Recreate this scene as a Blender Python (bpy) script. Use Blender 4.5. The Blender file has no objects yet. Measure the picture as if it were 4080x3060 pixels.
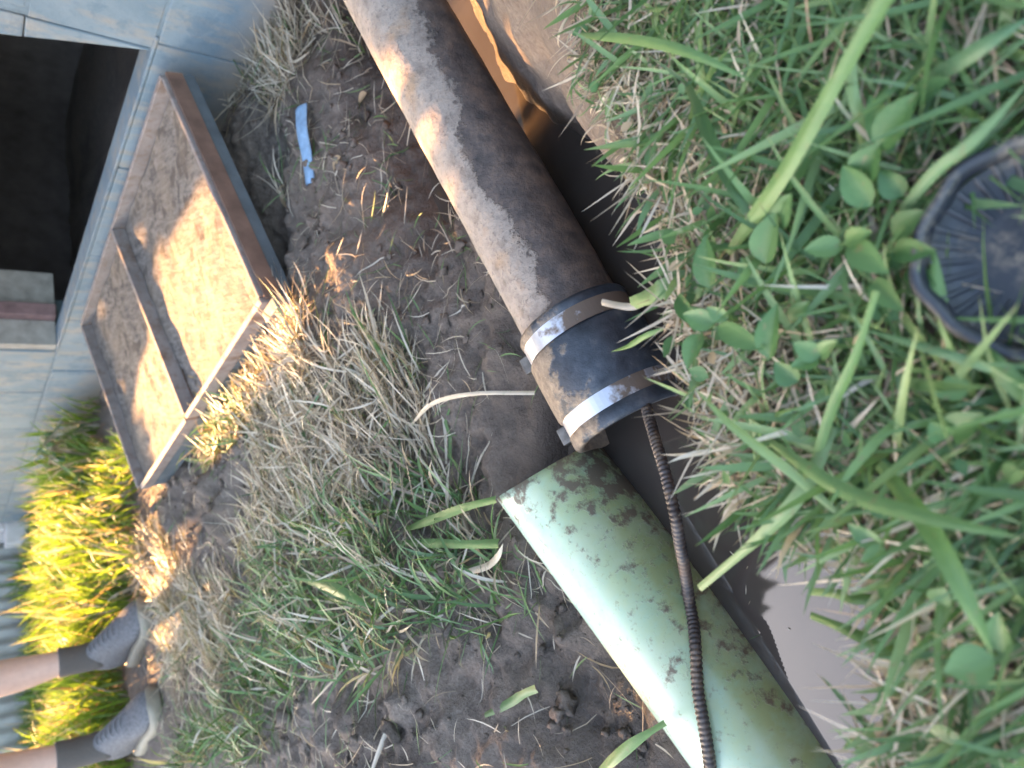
import bpy, bmesh, math, random
import numpy as np
from mathutils import Vector, Matrix, noise as mnoise

random.seed(7)
rng = np.random.default_rng(11)
sc = bpy.context.scene
COL = sc.collection

# ------------------------------------------------------------------ camera, sky, sun
PITCH = math.radians(38)
CAM_H = 0.38
cp, sp = math.cos(PITCH), math.sin(PITCH)
FPX = 3000.0
cam_d = bpy.data.cameras.new('camera')
cam = bpy.data.objects.new('camera', cam_d)
COL.objects.link(cam)
cam_d.sensor_width = 36
cam_d.lens = 36 * FPX / 4080
cam_d.clip_start = 0.01
cam_d.clip_end = 500
# phone held sideways: the world's up points to the left edge of the picture
F = Vector((0, cp, -sp)); R = Vector((1, 0, 0)); U = Vector((0, sp, cp))
m = Matrix((( -U.x, R.x, -F.x, 0), (-U.y, R.y, -F.y, 0), (-U.z, R.z, -F.z, CAM_H), (0, 0, 0, 1)))
cam.matrix_world = m
cam_d.dof.use_dof = True
cam_d.dof.focus_distance = 0.72
cam_d.dof.aperture_fstop = 6.5
sc.camera = cam

SUN_EL = math.radians(22)
sun_h = Vector((-0.47, 0.88, 0)).normalized()
SUN = Vector((sun_h.x * math.cos(SUN_EL), sun_h.y * math.cos(SUN_EL), math.sin(SUN_EL)))
world = bpy.data.worlds.new('World'); sc.world = world; world.use_nodes = True
wn = world.node_tree.nodes; wl = world.node_tree.links; wn.clear()
sky = wn.new('ShaderNodeTexSky'); sky.sky_type = 'NISHITA'; sky.sun_disc = False
sky.sun_elevation = SUN_EL
sky.sun_rotation = math.atan2(sun_h.x, sun_h.y)
sky.air_density = 0.9; sky.dust_density = 3.5; sky.ozone_density = 0.7
bg = wn.new('ShaderNodeBackground'); bg.inputs[1].default_value = 0.15
wo = wn.new('ShaderNodeOutputWorld')
wb = wn.new('ShaderNodeMix'); wb.data_type = 'RGBA'; wb.blend_type = 'MULTIPLY'; wb.inputs[0].default_value = 1.0; wb.inputs[7].default_value = (1.05, 1.0, .93, 1)   # the phone's white balance for open shade
wl.new(sky.outputs[0], wb.inputs[6]); wl.new(wb.outputs[2], bg.inputs[0]); wl.new(bg.outputs[0], wo.inputs[0])
sd = bpy.data.lights.new('sun', 'SUN'); sd.energy = 5.0; sd.angle = math.radians(0.5); sd.color = (1.0, 0.53, 0.21)
so = bpy.data.objects.new('sun', sd); COL.objects.link(so)
so.rotation_euler = SUN.to_track_quat('Z', 'Y').to_euler()
sc.view_settings.view_transform = 'Standard'; sc.view_settings.look = 'None'
sc.view_settings.exposure = 3.35; sc.view_settings.gamma = 1.0
sc.view_settings.use_curve_mapping = False
sc.cycles.max_bounces = 6; sc.cycles.transparent_max_bounces = 4

# ------------------------------------------------------------------ helpers
def ray(x, y):
    u = (1530 - y) / FPX; v = (2040 - x) / FPX
    return Vector((u, cp + v * sp, -sp + v * cp))
def at(x, y, z):
    r = ray(x, y); t = (z - CAM_H) / r.z
    return Vector((r.x * t, r.y * t, z))
def att(x, y, t):
    return ray(x, y) * t + Vector((0, 0, CAM_H))
def proj(P):                      # world points -> picture position in the 4080 x 3060 photograph
    P = np.asarray(P, float)
    dx, dy, dz = P[:, 0], P[:, 1], P[:, 2] - CAM_H
    f = dy * cp - dz * sp
    up = dy * sp + dz * cp
    f = np.where(f < 0.02, 1e-6, f)
    px = 2040 - FPX * up / f; py = 1530 - FPX * dx / f
    ok = f > 0.03
    return np.where(ok, px, -99999), np.where(ok, py, -99999)
def inpoly(px, py, poly):
    c = np.zeros(len(px), bool); n = len(poly)
    for i in range(n):
        x1, y1 = poly[i]; x2, y2 = poly[(i + 1) % n]
        cond = ((y1 > py) != (y2 > py))
        xi = (x2 - x1) * (py - y1) / ((y2 - y1) if y2 != y1 else 1e-9) + x1
        c ^= cond & (px < xi)
    return c
def hash2(ix, iy, s):
    h = (ix.astype(np.int64) * 374761393 + iy.astype(np.int64) * 668265263 + s * 974711) & 0x7fffffff
    h = ((h ^ (h >> 13)) * 1274126177) & 0x7fffffff
    return ((h ^ (h >> 16)) & 0xffff) / 65535.0
def vnoise(x, y, s=0):
    x = np.asarray(x, float); y = np.asarray(y, float)
    ix = np.floor(x).astype(int); iy = np.floor(y).astype(int)
    fx = x - ix; fy = y - iy; fx = fx * fx * (3 - 2 * fx); fy = fy * fy * (3 - 2 * fy)
    a = hash2(ix, iy, s); b = hash2(ix + 1, iy, s); c = hash2(ix, iy + 1, s); d = hash2(ix + 1, iy + 1, s)
    return (a * (1 - fx) + b * fx) * (1 - fy) + (c * (1 - fx) + d * fx) * fy - 0.5
def fbm(x, y, f, o=4, s=0):
    r = 0; a = 1.0
    for k in range(o):
        r = r + a * vnoise(np.asarray(x) * f + 17 * k, np.asarray(y) * f - 9 * k, s + k); f *= 2.1; a *= 0.5
    return r
def sstep(a, b, x):
    t = np.clip((x - a) / (b - a), 0, 1); return t * t * (3 - 2 * t)

def tag(o, label=None, cat=None, group=None, kind=None):
    if label: o['label'] = label
    if cat: o['category'] = cat
    if group: o['group'] = group
    if kind: o['kind'] = kind
    return o
def link(name, me, mat=None, parent=None):
    o = bpy.data.objects.new(name, me); COL.objects.link(o)
    if mat is not None and not me.materials: me.materials.append(mat)
    if parent is not None:
        o.parent = parent
        o.matrix_parent_inverse = Matrix.Translation(-parent.location) if parent.type == 'EMPTY' else Matrix()
    return o
def empty(name, loc, label, cat, group=None):
    o = bpy.data.objects.new(name, None); COL.objects.link(o); o.location = loc; o.empty_display_size = .05
    return tag(o, label, cat, group)
def np_mesh(name, V, Fq, smooth=False, attrs=None):
    me = bpy.data.meshes.new(name)
    V = np.asarray(V, np.float32); Fq = np.asarray(Fq, np.int32)
    k = Fq.shape[1]
    me.vertices.add(len(V)); me.vertices.foreach_set('co', V.ravel())
    me.loops.add(Fq.size); me.loops.foreach_set('vertex_index', Fq.ravel())
    me.polygons.add(len(Fq)); me.polygons.foreach_set('loop_start', np.arange(0, Fq.size, k, dtype=np.int32))
    me.polygons.foreach_set('loop_total', np.full(len(Fq), k, np.int32))
    if smooth: me.polygons.foreach_set('use_smooth', np.ones(len(Fq), bool))
    me.update(calc_edges=True)
    for an, arr in (attrs or {}).items():
        a = me.attributes.new(an, 'FLOAT', 'POINT'); a.data.foreach_set('value', np.asarray(arr, np.float32))
    me.validate()
    return me
def py_mesh(name, V, Fs, smooth=False):
    me = bpy.data.meshes.new(name); me.from_pydata([tuple(v) for v in V], [], Fs); me.update()
    if smooth:
        for p in me.polygons: p.use_smooth = True
    return me
def bm_mesh(name, bm, smooth=False):
    me = bpy.data.meshes.new(name); bmesh.ops.recalc_face_normals(bm, faces=bm.faces); bm.to_mesh(me); bm.free()
    if smooth:
        for p in me.polygons: p.use_smooth = True
    return me
def hexa(name, P, mat, parent=None, bev=0.0, jit=0.0):
    """box from 8 corners: 0-3 bottom loop, 4-7 top loop"""
    bm = bmesh.new()
    vs = [bm.verts.new(Vector(p) + Vector([random.uniform(-jit, jit) for _ in range(3)])) for p in P]
    for f in ((3, 2, 1, 0), (4, 5, 6, 7), (0, 1, 5, 4), (1, 2, 6, 5), (2, 3, 7, 6), (3, 0, 4, 7)):
        bm.faces.new([vs[i] for i in f])
    if bev: bmesh.ops.bevel(bm, geom=bm.edges[:], offset=bev, segments=2, affect='EDGES', profile=.6)
    return link(name, bm_mesh(name, bm), mat, parent)
def frame_of(D):
    D = Vector(D).normalized(); up = Vector((0, 0, 1))
    if abs(D.z) > .95: up = Vector((0, 1, 0))
    A = D.cross(up).normalized(); B = A.cross(D).normalized()
    return D, A, B
def lathe(prof, base, D, n=48, closed=False, wob=None, ends=False):
    """prof: list of (axial, radius). Returns V,F and per-vertex (ang, len)"""
    D, A, B = frame_of(D); V = []; ang = []; ln = []
    for (s, r) in prof:
        for k in range(n):
            a = 2 * math.pi * k / n
            rr = r + (wob(s, a) if wob else 0)
            V.append(Vector(base) + D * s + (A * math.cos(a) + B * math.sin(a)) * rr); ang.append(a); ln.append(s)
    Fs = []
    m_ = len(prof)
    for i in range(m_ if closed else m_ - 1):
        j = (i + 1) % m_
        for k in range(n):
            k2 = (k + 1) % n
            Fs.append((i * n + k, i * n + k2, j * n + k2, j * n + k))
    if ends:
        Fs.append(tuple(range(n))[::-1]); Fs.append(tuple((m_ - 1) * n + k for k in range(n)))
    return V, Fs, ang, ln
def tube_path(pts, r, n=10, ribs=None):
    """swept tube; pts list of Vectors; r scalar or list"""
    V = []; Fs = []; pts = [Vector(p) for p in pts]; T0 = None; A = None
    for i, p in enumerate(pts):
        T = (pts[min(i + 1, len(pts) - 1)] - pts[max(i - 1, 0)]).normalized()
        if A is None: A = T.orthogonal().normalized()
        A = (A - T * A.dot(T)).normalized(); B = T.cross(A)
        rr = r[i] if hasattr(r, '__len__') else r
        for k in range(n):
            a = 2 * math.pi * k / n
            V.append(p + (A * math.cos(a) + B * math.sin(a)) * rr)
    for i in range(len(pts) - 1):
        for k in range(n):
            k2 = (k + 1) % n
            Fs.append((i * n + k, i * n + k2, (i + 1) * n + k2, (i + 1) * n + k))
    Fs.append(tuple(range(n))[::-1]); Fs.append(tuple((len(pts) - 1) * n + k for k in range(n)))
    return V, Fs
def spline(pts, n):
    """Catmull-Rom"""
    P = [Vector(p) for p in pts]; P = [P[0] * 2 - P[1]] + P + [P[-1] * 2 - P[-2]]; out = []
    seg = len(P) - 3
    for k in range(n + 1):
        t = k / n * seg; i = min(int(t), seg - 1); t -= i
        a, b, c, d = P[i:i + 4]
        out.append(.5 * ((2 * b) + (c - a) * t + (2 * a - 5 * b + 4 * c - d) * t * t + (3 * b - a - 3 * c + d) * t ** 3))
    return out

# ------------------------------------------------------------------ materials
class NT:
    def __init__(s, name):
        s.m = bpy.data.materials.new(name); s.m.use_nodes = True; s.t = s.m.node_tree; s.t.nodes.clear()
        s.out = s.n('ShaderNodeOutputMaterial'); s.p = s.n('ShaderNodeBsdfPrincipled'); s.l(s.p.outputs[0], s.out.inputs[0])
        s.co = s.n('ShaderNodeTexCoord').outputs['Object']
    def n(s, t, **k):
        o = s.t.nodes.new(t)
        for a, b in k.items(): setattr(o, a, b)
        return o
    def l(s, a, b): s.t.links.new(a, b)
    def noise(s, scale, detail=4, rough=.55, vec=None, stretch=None):
        o = s.n('ShaderNodeTexNoise'); o.inputs['Scale'].default_value = scale; o.inputs['Detail'].default_value = detail
        o.inputs['Roughness'].default_value = rough
        v = vec if vec is not None else s.co
        if stretch:
            mp = s.n('ShaderNodeMapping'); mp.inputs['Scale'].default_value = stretch; s.l(v, mp.inputs[0]); v = mp.outputs[0]
        s.l(v, o.inputs[0]); return o.outputs[0]
    def ramp(s, fac, stops, interp='LINEAR'):
        o = s.n('ShaderNodeValToRGB'); o.color_ramp.interpolation = interp; el = o.color_ramp.elements
        while len(el) < len(stops): el.new(.5)
        for e, (p, c) in zip(el, stops):
            e.position = p; e.color = (c[0], c[1], c[2], 1) if hasattr(c, '__len__') else (c, c, c, 1)
        s.l(fac, o.inputs[0]); return o.outputs[0]
    def mix(s, f, a, b, mode='MIX'):
        o = s.n('ShaderNodeMix', data_type='RGBA', blend_type=mode)
        for sock, v in ((o.inputs[0], f), (o.inputs[6], a), (o.inputs[7], b)):
            if isinstance(v, bpy.types.NodeSocket): s.l(v, sock)
            elif hasattr(v, '__len__'): sock.default_value = (v[0], v[1], v[2], 1)
            else: sock.default_value = v
        return o.outputs[2]
    def math(s, op, a, b=0.0, c=0.0, clamp=False):
        o = s.n('ShaderNodeMath', operation=op, use_clamp=clamp)
        for sock, v in zip(o.inputs, (a, b, c)):
            if isinstance(v, bpy.types.NodeSocket): s.l(v, sock)
            else: sock.default_value = v
        return o.outputs[0]
    def attr(s, name):
        o = s.n('ShaderNodeAttribute'); o.attribute_name = name; return o.outputs['Fac']
    def posz(s):
        g = s.n('ShaderNodeNewGeometry'); x = s.n('ShaderNodeSeparateXYZ'); s.l(g.outputs['Position'], x.inputs[0]); return x.outputs
    def set(s, **k):
        for a, v in k.items():
            sock = s.p.inputs[a.replace('_', ' ')]
            if isinstance(v, bpy.types.NodeSocket): s.l(v, sock)
            elif hasattr(v, '__len__') and len(v) == 3: sock.default_value = (v[0], v[1], v[2], 1)
            else: sock.default_value = v
        return s
    def bump(s, h, strength=.5, dist=.005):
        o = s.n('ShaderNodeBump'); o.inputs['Strength'].default_value = strength; o.inputs['Distance'].default_value = dist
        s.l(h, o.inputs['Height']); s.l(o.outputs[0], s.p.inputs['Normal']); return s

def plain(name, c, rough=.6, var=.25, scale=40, bump=.2, dist=.002, metal=0.0, spec=.5):
    t = NT(name)
    f = t.noise(scale, 5)
    col = t.ramp(f, [(.25, [x * (1 - var) for x in c]), (.75, [min(1, x * (1 + var)) for x in c])])
    t.set(Base_Color=col, Roughness=rough, Metallic=metal); t.p.inputs['Specular IOR Level'].default_value = spec
    t.bump(f, bump, dist); return t.m

# soil
t = NT('soil')
big = t.noise(5, 5); mid = t.noise(38, 6, .65); fine = t.noise(210, 5, .7)
c1 = t.ramp(mid, [(.28, (.068, .050, .040)), (.5, (.155, .117, .093)), (.72, (.28, .222, .18))])
c2 = t.ramp(fine, [(.35, (.060, .044, .035)), (.68, (.31, .25, .20))])
cc = t.mix(.5, c1, c2)
cc = t.mix(t.ramp(big, [(.4, 0), (.62, .65)]), cc, (.185, .135, .10))
cc = t.mix(t.ramp(t.noise(3.2, 4), [(.52, 0), (.64, .55)]), cc, (.065, .048, .038))
z = t.posz()[2]
wet = t.math('MULTIPLY', t.math('SUBTRACT', -.163, t.math('ADD', z, t.math('MULTIPLY', t.math('SUBTRACT', big, .5), .06))), 26, clamp=True)
cc = t.mix(t.math('MULTIPLY', wet, .62), cc, (.03, .021, .016))
t.set(Base_Color=cc, Roughness=t.math('SUBTRACT', .92, t.math('MULTIPLY', wet, .58)))
t.bump(t.math('ADD', t.math('MULTIPLY', mid, .7), t.math('MULTIPLY', fine, .6)), .9, .008)
M_soil = t.m
# muddy water
t = NT('muddy_water')
f = t.noise(6, 3); 
t.set(Base_Color=t.ramp(f, [(.3, (.046, .036, .029)), (.7, (.066, .053, .044))]), Roughness=.03, IOR=1.6)
t.bump(t.noise(8, 2), .05, .006); M_water = t.m

def grass_mat(name, greens, straws, rough=.42, trans=.3):
    t = NT(name)
    r = t.attr('tint'); a = t.attr('along'); d = t.attr('dry')
    g = t.ramp(r, [(i / (len(greens) - 1), c) for i, c in enumerate(greens)])
    s = t.ramp(r, [(i / (len(straws) - 1), c) for i, c in enumerate(straws)])
    n = t.noise(70, 3)
    # bases of living blades are pale, their tips a little browned
    g = t.mix(t.ramp(a, [(0, .5), (.3, 0)]), g, (.22, .25, .10))
    g = t.mix(t.ramp(a, [(.9, 0), (1, .4)]), g, (.25, .19, .09))
    c = t.mix(t.ramp(t.math('ADD', d, t.math('MULTIPLY', t.math('SUBTRACT', n, .5), .5)), [(.42, 0), (.58, 1)]), g, s)
    c = t.mix(.35, c, t.mix(n, (0.2, .2, .2), (1, 1, 1)), 'MULTIPLY')
    c = t.mix(t.ramp(t.noise(150, 3, .6), [(.62, 0), (.70, .5)]), c, (.20, .16, .08))
    t.bump(t.noise(420, 3, .6, stretch=(1, .35, 1)), .35, .0012)
    t.set(Base_Color=c, Roughness=rough); t.p.inputs['Specular IOR Level'].default_value = .45
    tr = t.n('ShaderNodeBsdfTranslucent'); t.l(t.mix(1.0, c, (1.0, 1.0, .45), 'MULTIPLY'), tr.inputs[0])
    mx = t.n('ShaderNodeMixShader'); mx.inputs[0].default_value = trans
    t.l(t.p.outputs[0], mx.inputs[1]); t.l(tr.outputs[0], mx.inputs[2]); t.l(mx.outputs[0], t.out.inputs[0])
    return t.m
GREENS = [(.050, .105, .034), (.095, .185, .055), (.16, .27, .085), (.13, .235, .11), (.25, .35, .14)]
STRAWS = [(.24, .17, .12), (.44, .355, .26), (.60, .51, .40), (.66, .59, .49), (.52, .36, .21)]
M_grass = grass_mat('grass_blade', GREENS, STRAWS)
M_leaf = grass_mat('broad_leaf', [(.055, .13, .04), (.085, .185, .06), (.13, .235, .085)], STRAWS, .45, .25)
M_bush = grass_mat('bush_leaf', [(.03, .07, .02), (.05, .10, .03)], STRAWS, .5, .06)

# ------------------------------------------------------------------ the lie of the land
NY_SHIFT = -.020
NX = [-6, -2.5, -.9, -.5, -.194, -.151, -.114, -.095, -.083, -.059, .005, .056, .091, .144, .207, .289, .6, 1.2, 2.5, 6]
NY = [-6, -1.6, -.10, .10, .186, .195, .203, .227, .259, .314, .335, .344, .358, .363, .400, .422, .60, .90, 1.4, 2.4]
NY = [v + NY_SHIFT - (.018 if -.1 < u < .1 else 0) for u, v in zip(NX, NY)]
FX = [-6, -2.5, -.75, -.42, -.20, -.13, -.06, .03, .46, 1.2, 2.5, 6]
FY = [-5.6, -1.4, -.04, .375, .615, .665, .655, .645, .885, 1.31, 2.0, 3.0]
WATER_Z = -0.222
def H(x, y):
    x = np.asarray(x, float); y = np.asarray(y, float)
    jag = fbm(x, y, 22, 3, 5) * .022
    dn = (y - np.interp(x, NX, NY)) * .82 + jag
    e = (y - np.interp(x, FX, FY)) * .82
    wdt = np.interp(x, [-1, .10, .25, .4, 2], [.035, .05, .24, .40, .42])
    near = .004 * fbm(x, y, 9, 3, 2) - sstep(0, 1, dn / wdt) * .30
    r1 = -.31 + .118 * sstep(-.05, .03, e)
    far = r1 + .047 * sstep(.0, .36, e)
    far = far - .095 * np.exp(-(((x - .35) / .12) ** 2 + ((y - .92) / .075) ** 2))      # puddle behind the iron pipe
    rough = sstep(-.02, .08, e)
    far = far + rough * (.034 * fbm(x, y, 5.5, 3, 21) + .020 * fbm(x, y, 24, 3, 31) + .011 * fbm(x, y, 70, 3, 41))
    far = far + .055 * np.exp(-(((x + .25) / .13) ** 2 + ((y - 1.58) / .17) ** 2)) * (1 + fbm(x, y, 14, 3, 51))
    far = far + .03 * np.exp(-(((x + .55) / .22) ** 2 + ((y - .95) / .16) ** 2)) * (1 + fbm(x, y, 14, 3, 61))
    far = far - .07 * np.exp(-(((x - .64) / .17) ** 2 + ((y - 1.10) / .14) ** 2))
    far = far - .05 * np.exp(-(((x - .36) / .16) ** 2 + ((y - 1.42) / .07) ** 2))       # hollow under the propped cover
    far = far + .03 * np.exp(-(((x - .05) / .10) ** 2 + ((y - 1.16) / .08) ** 2))
    dist = np.sqrt(x * x + (y - 1) ** 2)
    far = np.where(dist > 3.2, np.minimum(far, -.15) , far)
    h = np.maximum(near, far)
    return h
def Hs(x, y): return float(H(np.array([x]), np.array([y]))[0])

def tgrid(lo, hi, a, b, fine, coarse):
    g = list(np.arange(a, b, fine)); v = a; st = fine
    while v > lo: st = min(st * 1.25, coarse); v -= st; g.insert(0, v)
    v = g[-1]; st = fine
    while v < hi: st = min(st * 1.25, coarse); v += st; g.append(v)
    return np.array(g)
gx = tgrid(-60, 60, -.75, .80, .0055, 4); gy = tgrid(-30, 90, .12, 1.9, .0055, 4)
X, Y = np.meshgrid(gx, gy); Z = H(X.ravel(), Y.ravel())
V = np.stack([X.ravel(), Y.ravel(), Z], 1); nx_, ny_ = len(gx), len(gy)
idx = np.arange(nx_ * ny_).reshape(ny_, nx_)
Fq = np.stack([idx[:-1, :-1].ravel(), idx[:-1, 1:].ravel(), idx[1:, 1:].ravel(), idx[1:, :-1].ravel()], 1)
ground = link('ground', np_mesh('ground', V, Fq, True), M_soil); tag(ground, 'bare brown soil and turf ground with a dug trench', kind='structure')

wx = np.linspace(-3.0, 2.6, 2); wy = np.linspace(-2.5, 2.2, 2)
water = link('trench_water', py_mesh('trench_water', [(-3, -2.3, WATER_Z), (2.3, -.3, WATER_Z), (2.3, 2.0, WATER_Z), (-3, 1.4, WATER_Z)], [(0, 1, 2, 3)]), M_water)
tag(water, 'muddy brown water standing in the trench', kind='structure')

# ------------------------------------------------------------------ house wall with its opening
W0 = Vector((.68, 1.41, 0)); Wd = Vector((-.37, .929, 0)).normalized(); Wn = Vector((-.929, -.37, 0)).normalized()
def WP(s, h, dep=0.0): return W0 + Wd * s + Wn * dep + Vector((0, 0, h))
def wallbox(name, s0, s1, h0, h1, d0, d1, mat, parent, bev=.0, jit=0.0):
    P = [WP(s0, h0, d0), WP(s1, h0, d0), WP(s1, h0, d1), WP(s0, h0, d1), WP(s0, h1, d0), WP(s1, h1, d0), WP(s1, h1, d1), WP(s0, h1, d1)]
    return hexa(name, P, mat, parent, bev, jit)
t = NT('blue_painted_block')
n1 = t.noise(7, 5); n2 = t.noise(60, 5, .7); n3 = t.noise(25, 3, .6, stretch=(1, 1, .35))
c = t.ramp(n1, [(.3, (.105, .155, .19)), (.7, (.18, .225, .25))])
c = t.mix(t.ramp(n3, [(.48, 0), (.64, .75)]), c, (.24, .22, .19))
c = t.mix(t.ramp(t.noise(13, 5, .7), [(.52, 0), (.6, .6)]), c, (.09, .14, .18))
c = t.mix(t.ramp(n2, [(.56, 0), (.7, .5)]), c, (.12, .16, .2))
zz = t.posz()[2]
c = t.mix(t.math('MULTIPLY', t.math('SUBTRACT', t.math('MULTIPLY', n1, .10), t.math('ADD', zz, .11)), 12, clamp=True), c, (.27, .22, .17))
t.set(Base_Color=c, Roughness=.8); t.bump(n2, .5, .003); M_block = t.m
M_mortar = plain('blue_mortar', (.125, .165, .19), .9, .3, 50, .6, .003)
M_dark = plain('crawlspace_masonry', (.115, .095, .09), .95, .3, 14, .4, .01)
M_reveal = plain('bare_block', (.30, .27, .23), .9, .3, 30, .5, .004)
M_jamb = plain('faded_red_wood', (.22, .13, .12), .8, .35, 25, .4, .003)
house = empty('house_wall', WP(0, -.2, 0), 'blue painted concrete block house wall with a dark crawlspace opening', 'house wall')
mort = wallbox('mortar_bed', -2.6, .13, -.45, .90, -.19, -.0012, M_mortar, house)
mort['label'] = 'mortar between the blue blocks'
wallbox('mortar_bed', .13, 1.55, -.45, .030, -.068, -.0012, M_mortar, house)
wallbox('mortar_bed', 1.555, 3.93, -.45, .90, -.19, -.0012, M_mortar, house)
wallbox('lintel', .13, 1.56, .651, .90, -.19, 0.0, M_block, house, .004)
rows = [(-.362, -.164), (-.160, .035), (.040, .240), (.244, .443), (.447, .646), (.650, .858)]
for ri, (h0, h1) in enumerate(rows):
    off = .115 if ri % 2 else .315
    s = off - .4 * 8
    while s < 3.93:
        a, b = max(s + .0022, -2.6), min(s + .3978, 3.93)
        if b - a > .04:
            if ri >= 2:
                if a < .13 < b: b = .132 
                if a < 1.555 < b: a = 1.553
                if .13 <= a < 1.55: s += .4; continue
            if b - a > .03: wallbox('block', a, b, h0, h1, -.066 if (ri < 2 and b > .14 and a < 1.5) else -.17, random.uniform(-.001, .002), M_block, house, .003, .0006)
        s += .4
for (h0, h1, e0, e1) in ((.043, .2415, .134, .184), (.242, .4445, .184, .222), (.445, .6495, .222, .26)):
    hexa('block', [WP(.133, h0, -.17), WP(e0 + .002, h0, -.17), WP(e0 + .002, h0, -.001), WP(.133, h0, -.001), WP(.133, h1, -.17), WP(e1, h1, -.17), WP(e1, h1, -.001), WP(.133, h1, -.001)], M_block, house, .003, .002)
# ledge of the sill and the far reveal of the opening
wallbox('sill', .10, 1.55, .036, .042, -.070, .003, M_block, house, .002)
wallbox('reveal', 1.51, 1.551, .043, .650, -.09, -.004, M_reveal, house, .002)
wallbox('jamb', 1.475, 1.548, .043, .650, -.135, -.092, M_jamb, house, .003)
wallbox('reveal', 1.50, 1.552, .043, .650, -.26, -.137, M_reveal, house, .002)
wallbox('upper_wall', -2.6, 3.93, .902, 2.6, -.19, -.02, M_block, house)
bm = bmesh.new()
cs = [WP(-.6, -.30, -.2), WP(2.3, -.30, -.2), WP(2.3, -.30, -1.5), WP(-.6, -.30, -1.5)]
lo = [bm.verts.new(p) for p in cs]; hi = [bm.verts.new(p + Vector((0, 0, 1.2))) for p in cs]
bm.faces.new(lo); bm.faces.new(hi)
for i in (1, 2, 3): bm.faces.new([lo[i], lo[(i + 1) % 4], hi[(i + 1) % 4], hi[i]])
link('crawlspace_lining', bm_mesh('crawlspace_lining', bm), M_dark, house)
wallbox('side_wall', 3.74, 3.925, -.45, 2.6, -2.6, -.195, M_block, house)
wallbox('roof_deck', -2.6, 3.93, 2.602, 2.66, -2.6, .25, M_mortar, house)

# pale downspout at the end of the wall
M_white = plain('chalky_white_metal', (.55, .50, .48), .5, .15, 20, .1)
dsp = empty('downspout', WP(3.98, -.16, .02), 'chalky pale downspout at the far corner of the blue wall', 'downspout')
wallbox('pipe', 4.02, 4.10, .02, 2.5, -.06, .02, M_white, dsp, .006)
wallbox('pipe', 4.16, 4.24, -.1, .5, -.02, .05, M_white, dsp, .006)
wallbox('elbow', 4.0, 4.13, -.14, .018, -.07, .11, M_white, dsp, .012)
wallbox('strap', 3.99, 4.125, .14, .165, -.065, .026, M_jamb, dsp, .002)

# low corrugated metal fence beyond the house
M_corr = plain('grey_corrugated_metal', (.50, .50, .48), .45, .2, 8, .1, .002, .3)
shed = empty('corrugated_fence', (-1.6, 5.4, -.2), 'low grey corrugated metal fence beyond the bright grass', 'fence')
p0 = Vector((-.55, 5.95, -.25)); p1 = Vector((-3.05, 4.95, -.25)); dr = (p1 - p0); nn = Vector((dr.y, -dr.x, 0)).normalized()
if nn.y > 0: nn = -nn
FH = .72
for si in range(3):
    Vc = []; Fc = []; n = 160; a0 = si / 3 - (.012 if si else 0); a1 = (si + 1) / 3
    for i in range(n + 1):
        f = a0 + (a1 - a0) * i / n; q = p0 + dr * f + nn * (.013 * math.sin(f * dr.length / .085 * 2 * math.pi) + .005 * si)
        Vc += [q, q + Vector((0, 0, FH)), q - nn * .003 + Vector((0, 0, FH)), q - nn * .003]
    for i in range(n):
        for k in range(4): Fc.append((4 * i + k, 4 * i + (k + 1) % 4, 4 * i + 4 + (k + 1) % 4, 4 * i + 4 + k))
    link('sheet', py_mesh('sheet', Vc, Fc, True), M_corr, shed)
def fbox(name, c, ex, ey, z0, z1, mat):
    hexa(name, [c + Vector((sx * ex, sy * ey, z0)) for sx, sy in ((-1, -1), (1, -1), (1, 1), (-1, 1))] + [c + Vector((sx * ex, sy * ey, z1)) for sx, sy in ((-1, -1), (1, -1), (1, 1), (-1, 1))], mat, shed, .004)
for k in range(4): fbox('post', p0 + dr * (k / 3) - nn * .055, .03, .03, 0, FH + .03, M_reveal)

# ------------------------------------------------------------------ access cover lying against the wall
t = NT('weathered_board')
n1 = t.noise(6, 5); n2 = t.noise(30, 6, .7); n3 = t.noise(90, 5, .7, stretch=(1, .25, 1)); n4 = t.noise(26, 2, .5)
c = t.ramp(n3, [(.38, (.07, .055, .046)), (.62, (.22, .18, .15))])
c = t.mix(t.ramp(n2, [(.45, 0), (.65, .7)]), c, (.18, .145, .115))
c = t.mix(t.ramp(n4, [(.57, 0), (.64, .85)]), c, (.06, .045, .035))
c = t.mix(t.ramp(n1, [(.45, 0), (.7, .5)]), c, (.24, .175, .12))
t.set(Base_Color=c, Roughness=.9); t.bump(t.math('ADD', n2, n3), .8, .004); M_board = t.m
t = NT('rusty_rail')
n1 = t.noise(14, 5); n2 = t.noise(80, 4)
c = t.ramp(n1, [(.3, (.17, .14, .13)), (.55, (.25, .215, .20)), (.7, (.15, .10, .075))])
t.set(Base_Color=t.mix(t.ramp(n2, [(.5, 0), (.7, .5)]), c, (.16, .09, .06)), Roughness=.75, Metallic=.2); t.bump(n2, .5, .002); M_rail = t.m
M_rust = plain('rust_brown_side', (.15, .085, .06), .85, .4, 22, .5, .003)
M_slate = plain('dark_grey_side', (.085, .10, .11), .8, .3, 22, .4, .003)
Q1, Q2, Q3, Q4 = Vector((.585, 1.53, .010)), Vector((.142, 1.265, -.085)), Vector((-.278, 2.175, -.085)), Vector((.18, 2.55, -.005))
Qn = (Q2 - Q1).cross(Q4 - Q1).normalized()
if Qn.z < 0: Qn = -Qn
def QP(a, b, h): # a: from the wall edge (0) to the outer edge (1); b: from the near end (0) to the far end (1)
    return (Q1.lerp(Q2, a)).lerp(Q4.lerp(Q3, a), b) + Qn * h
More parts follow.
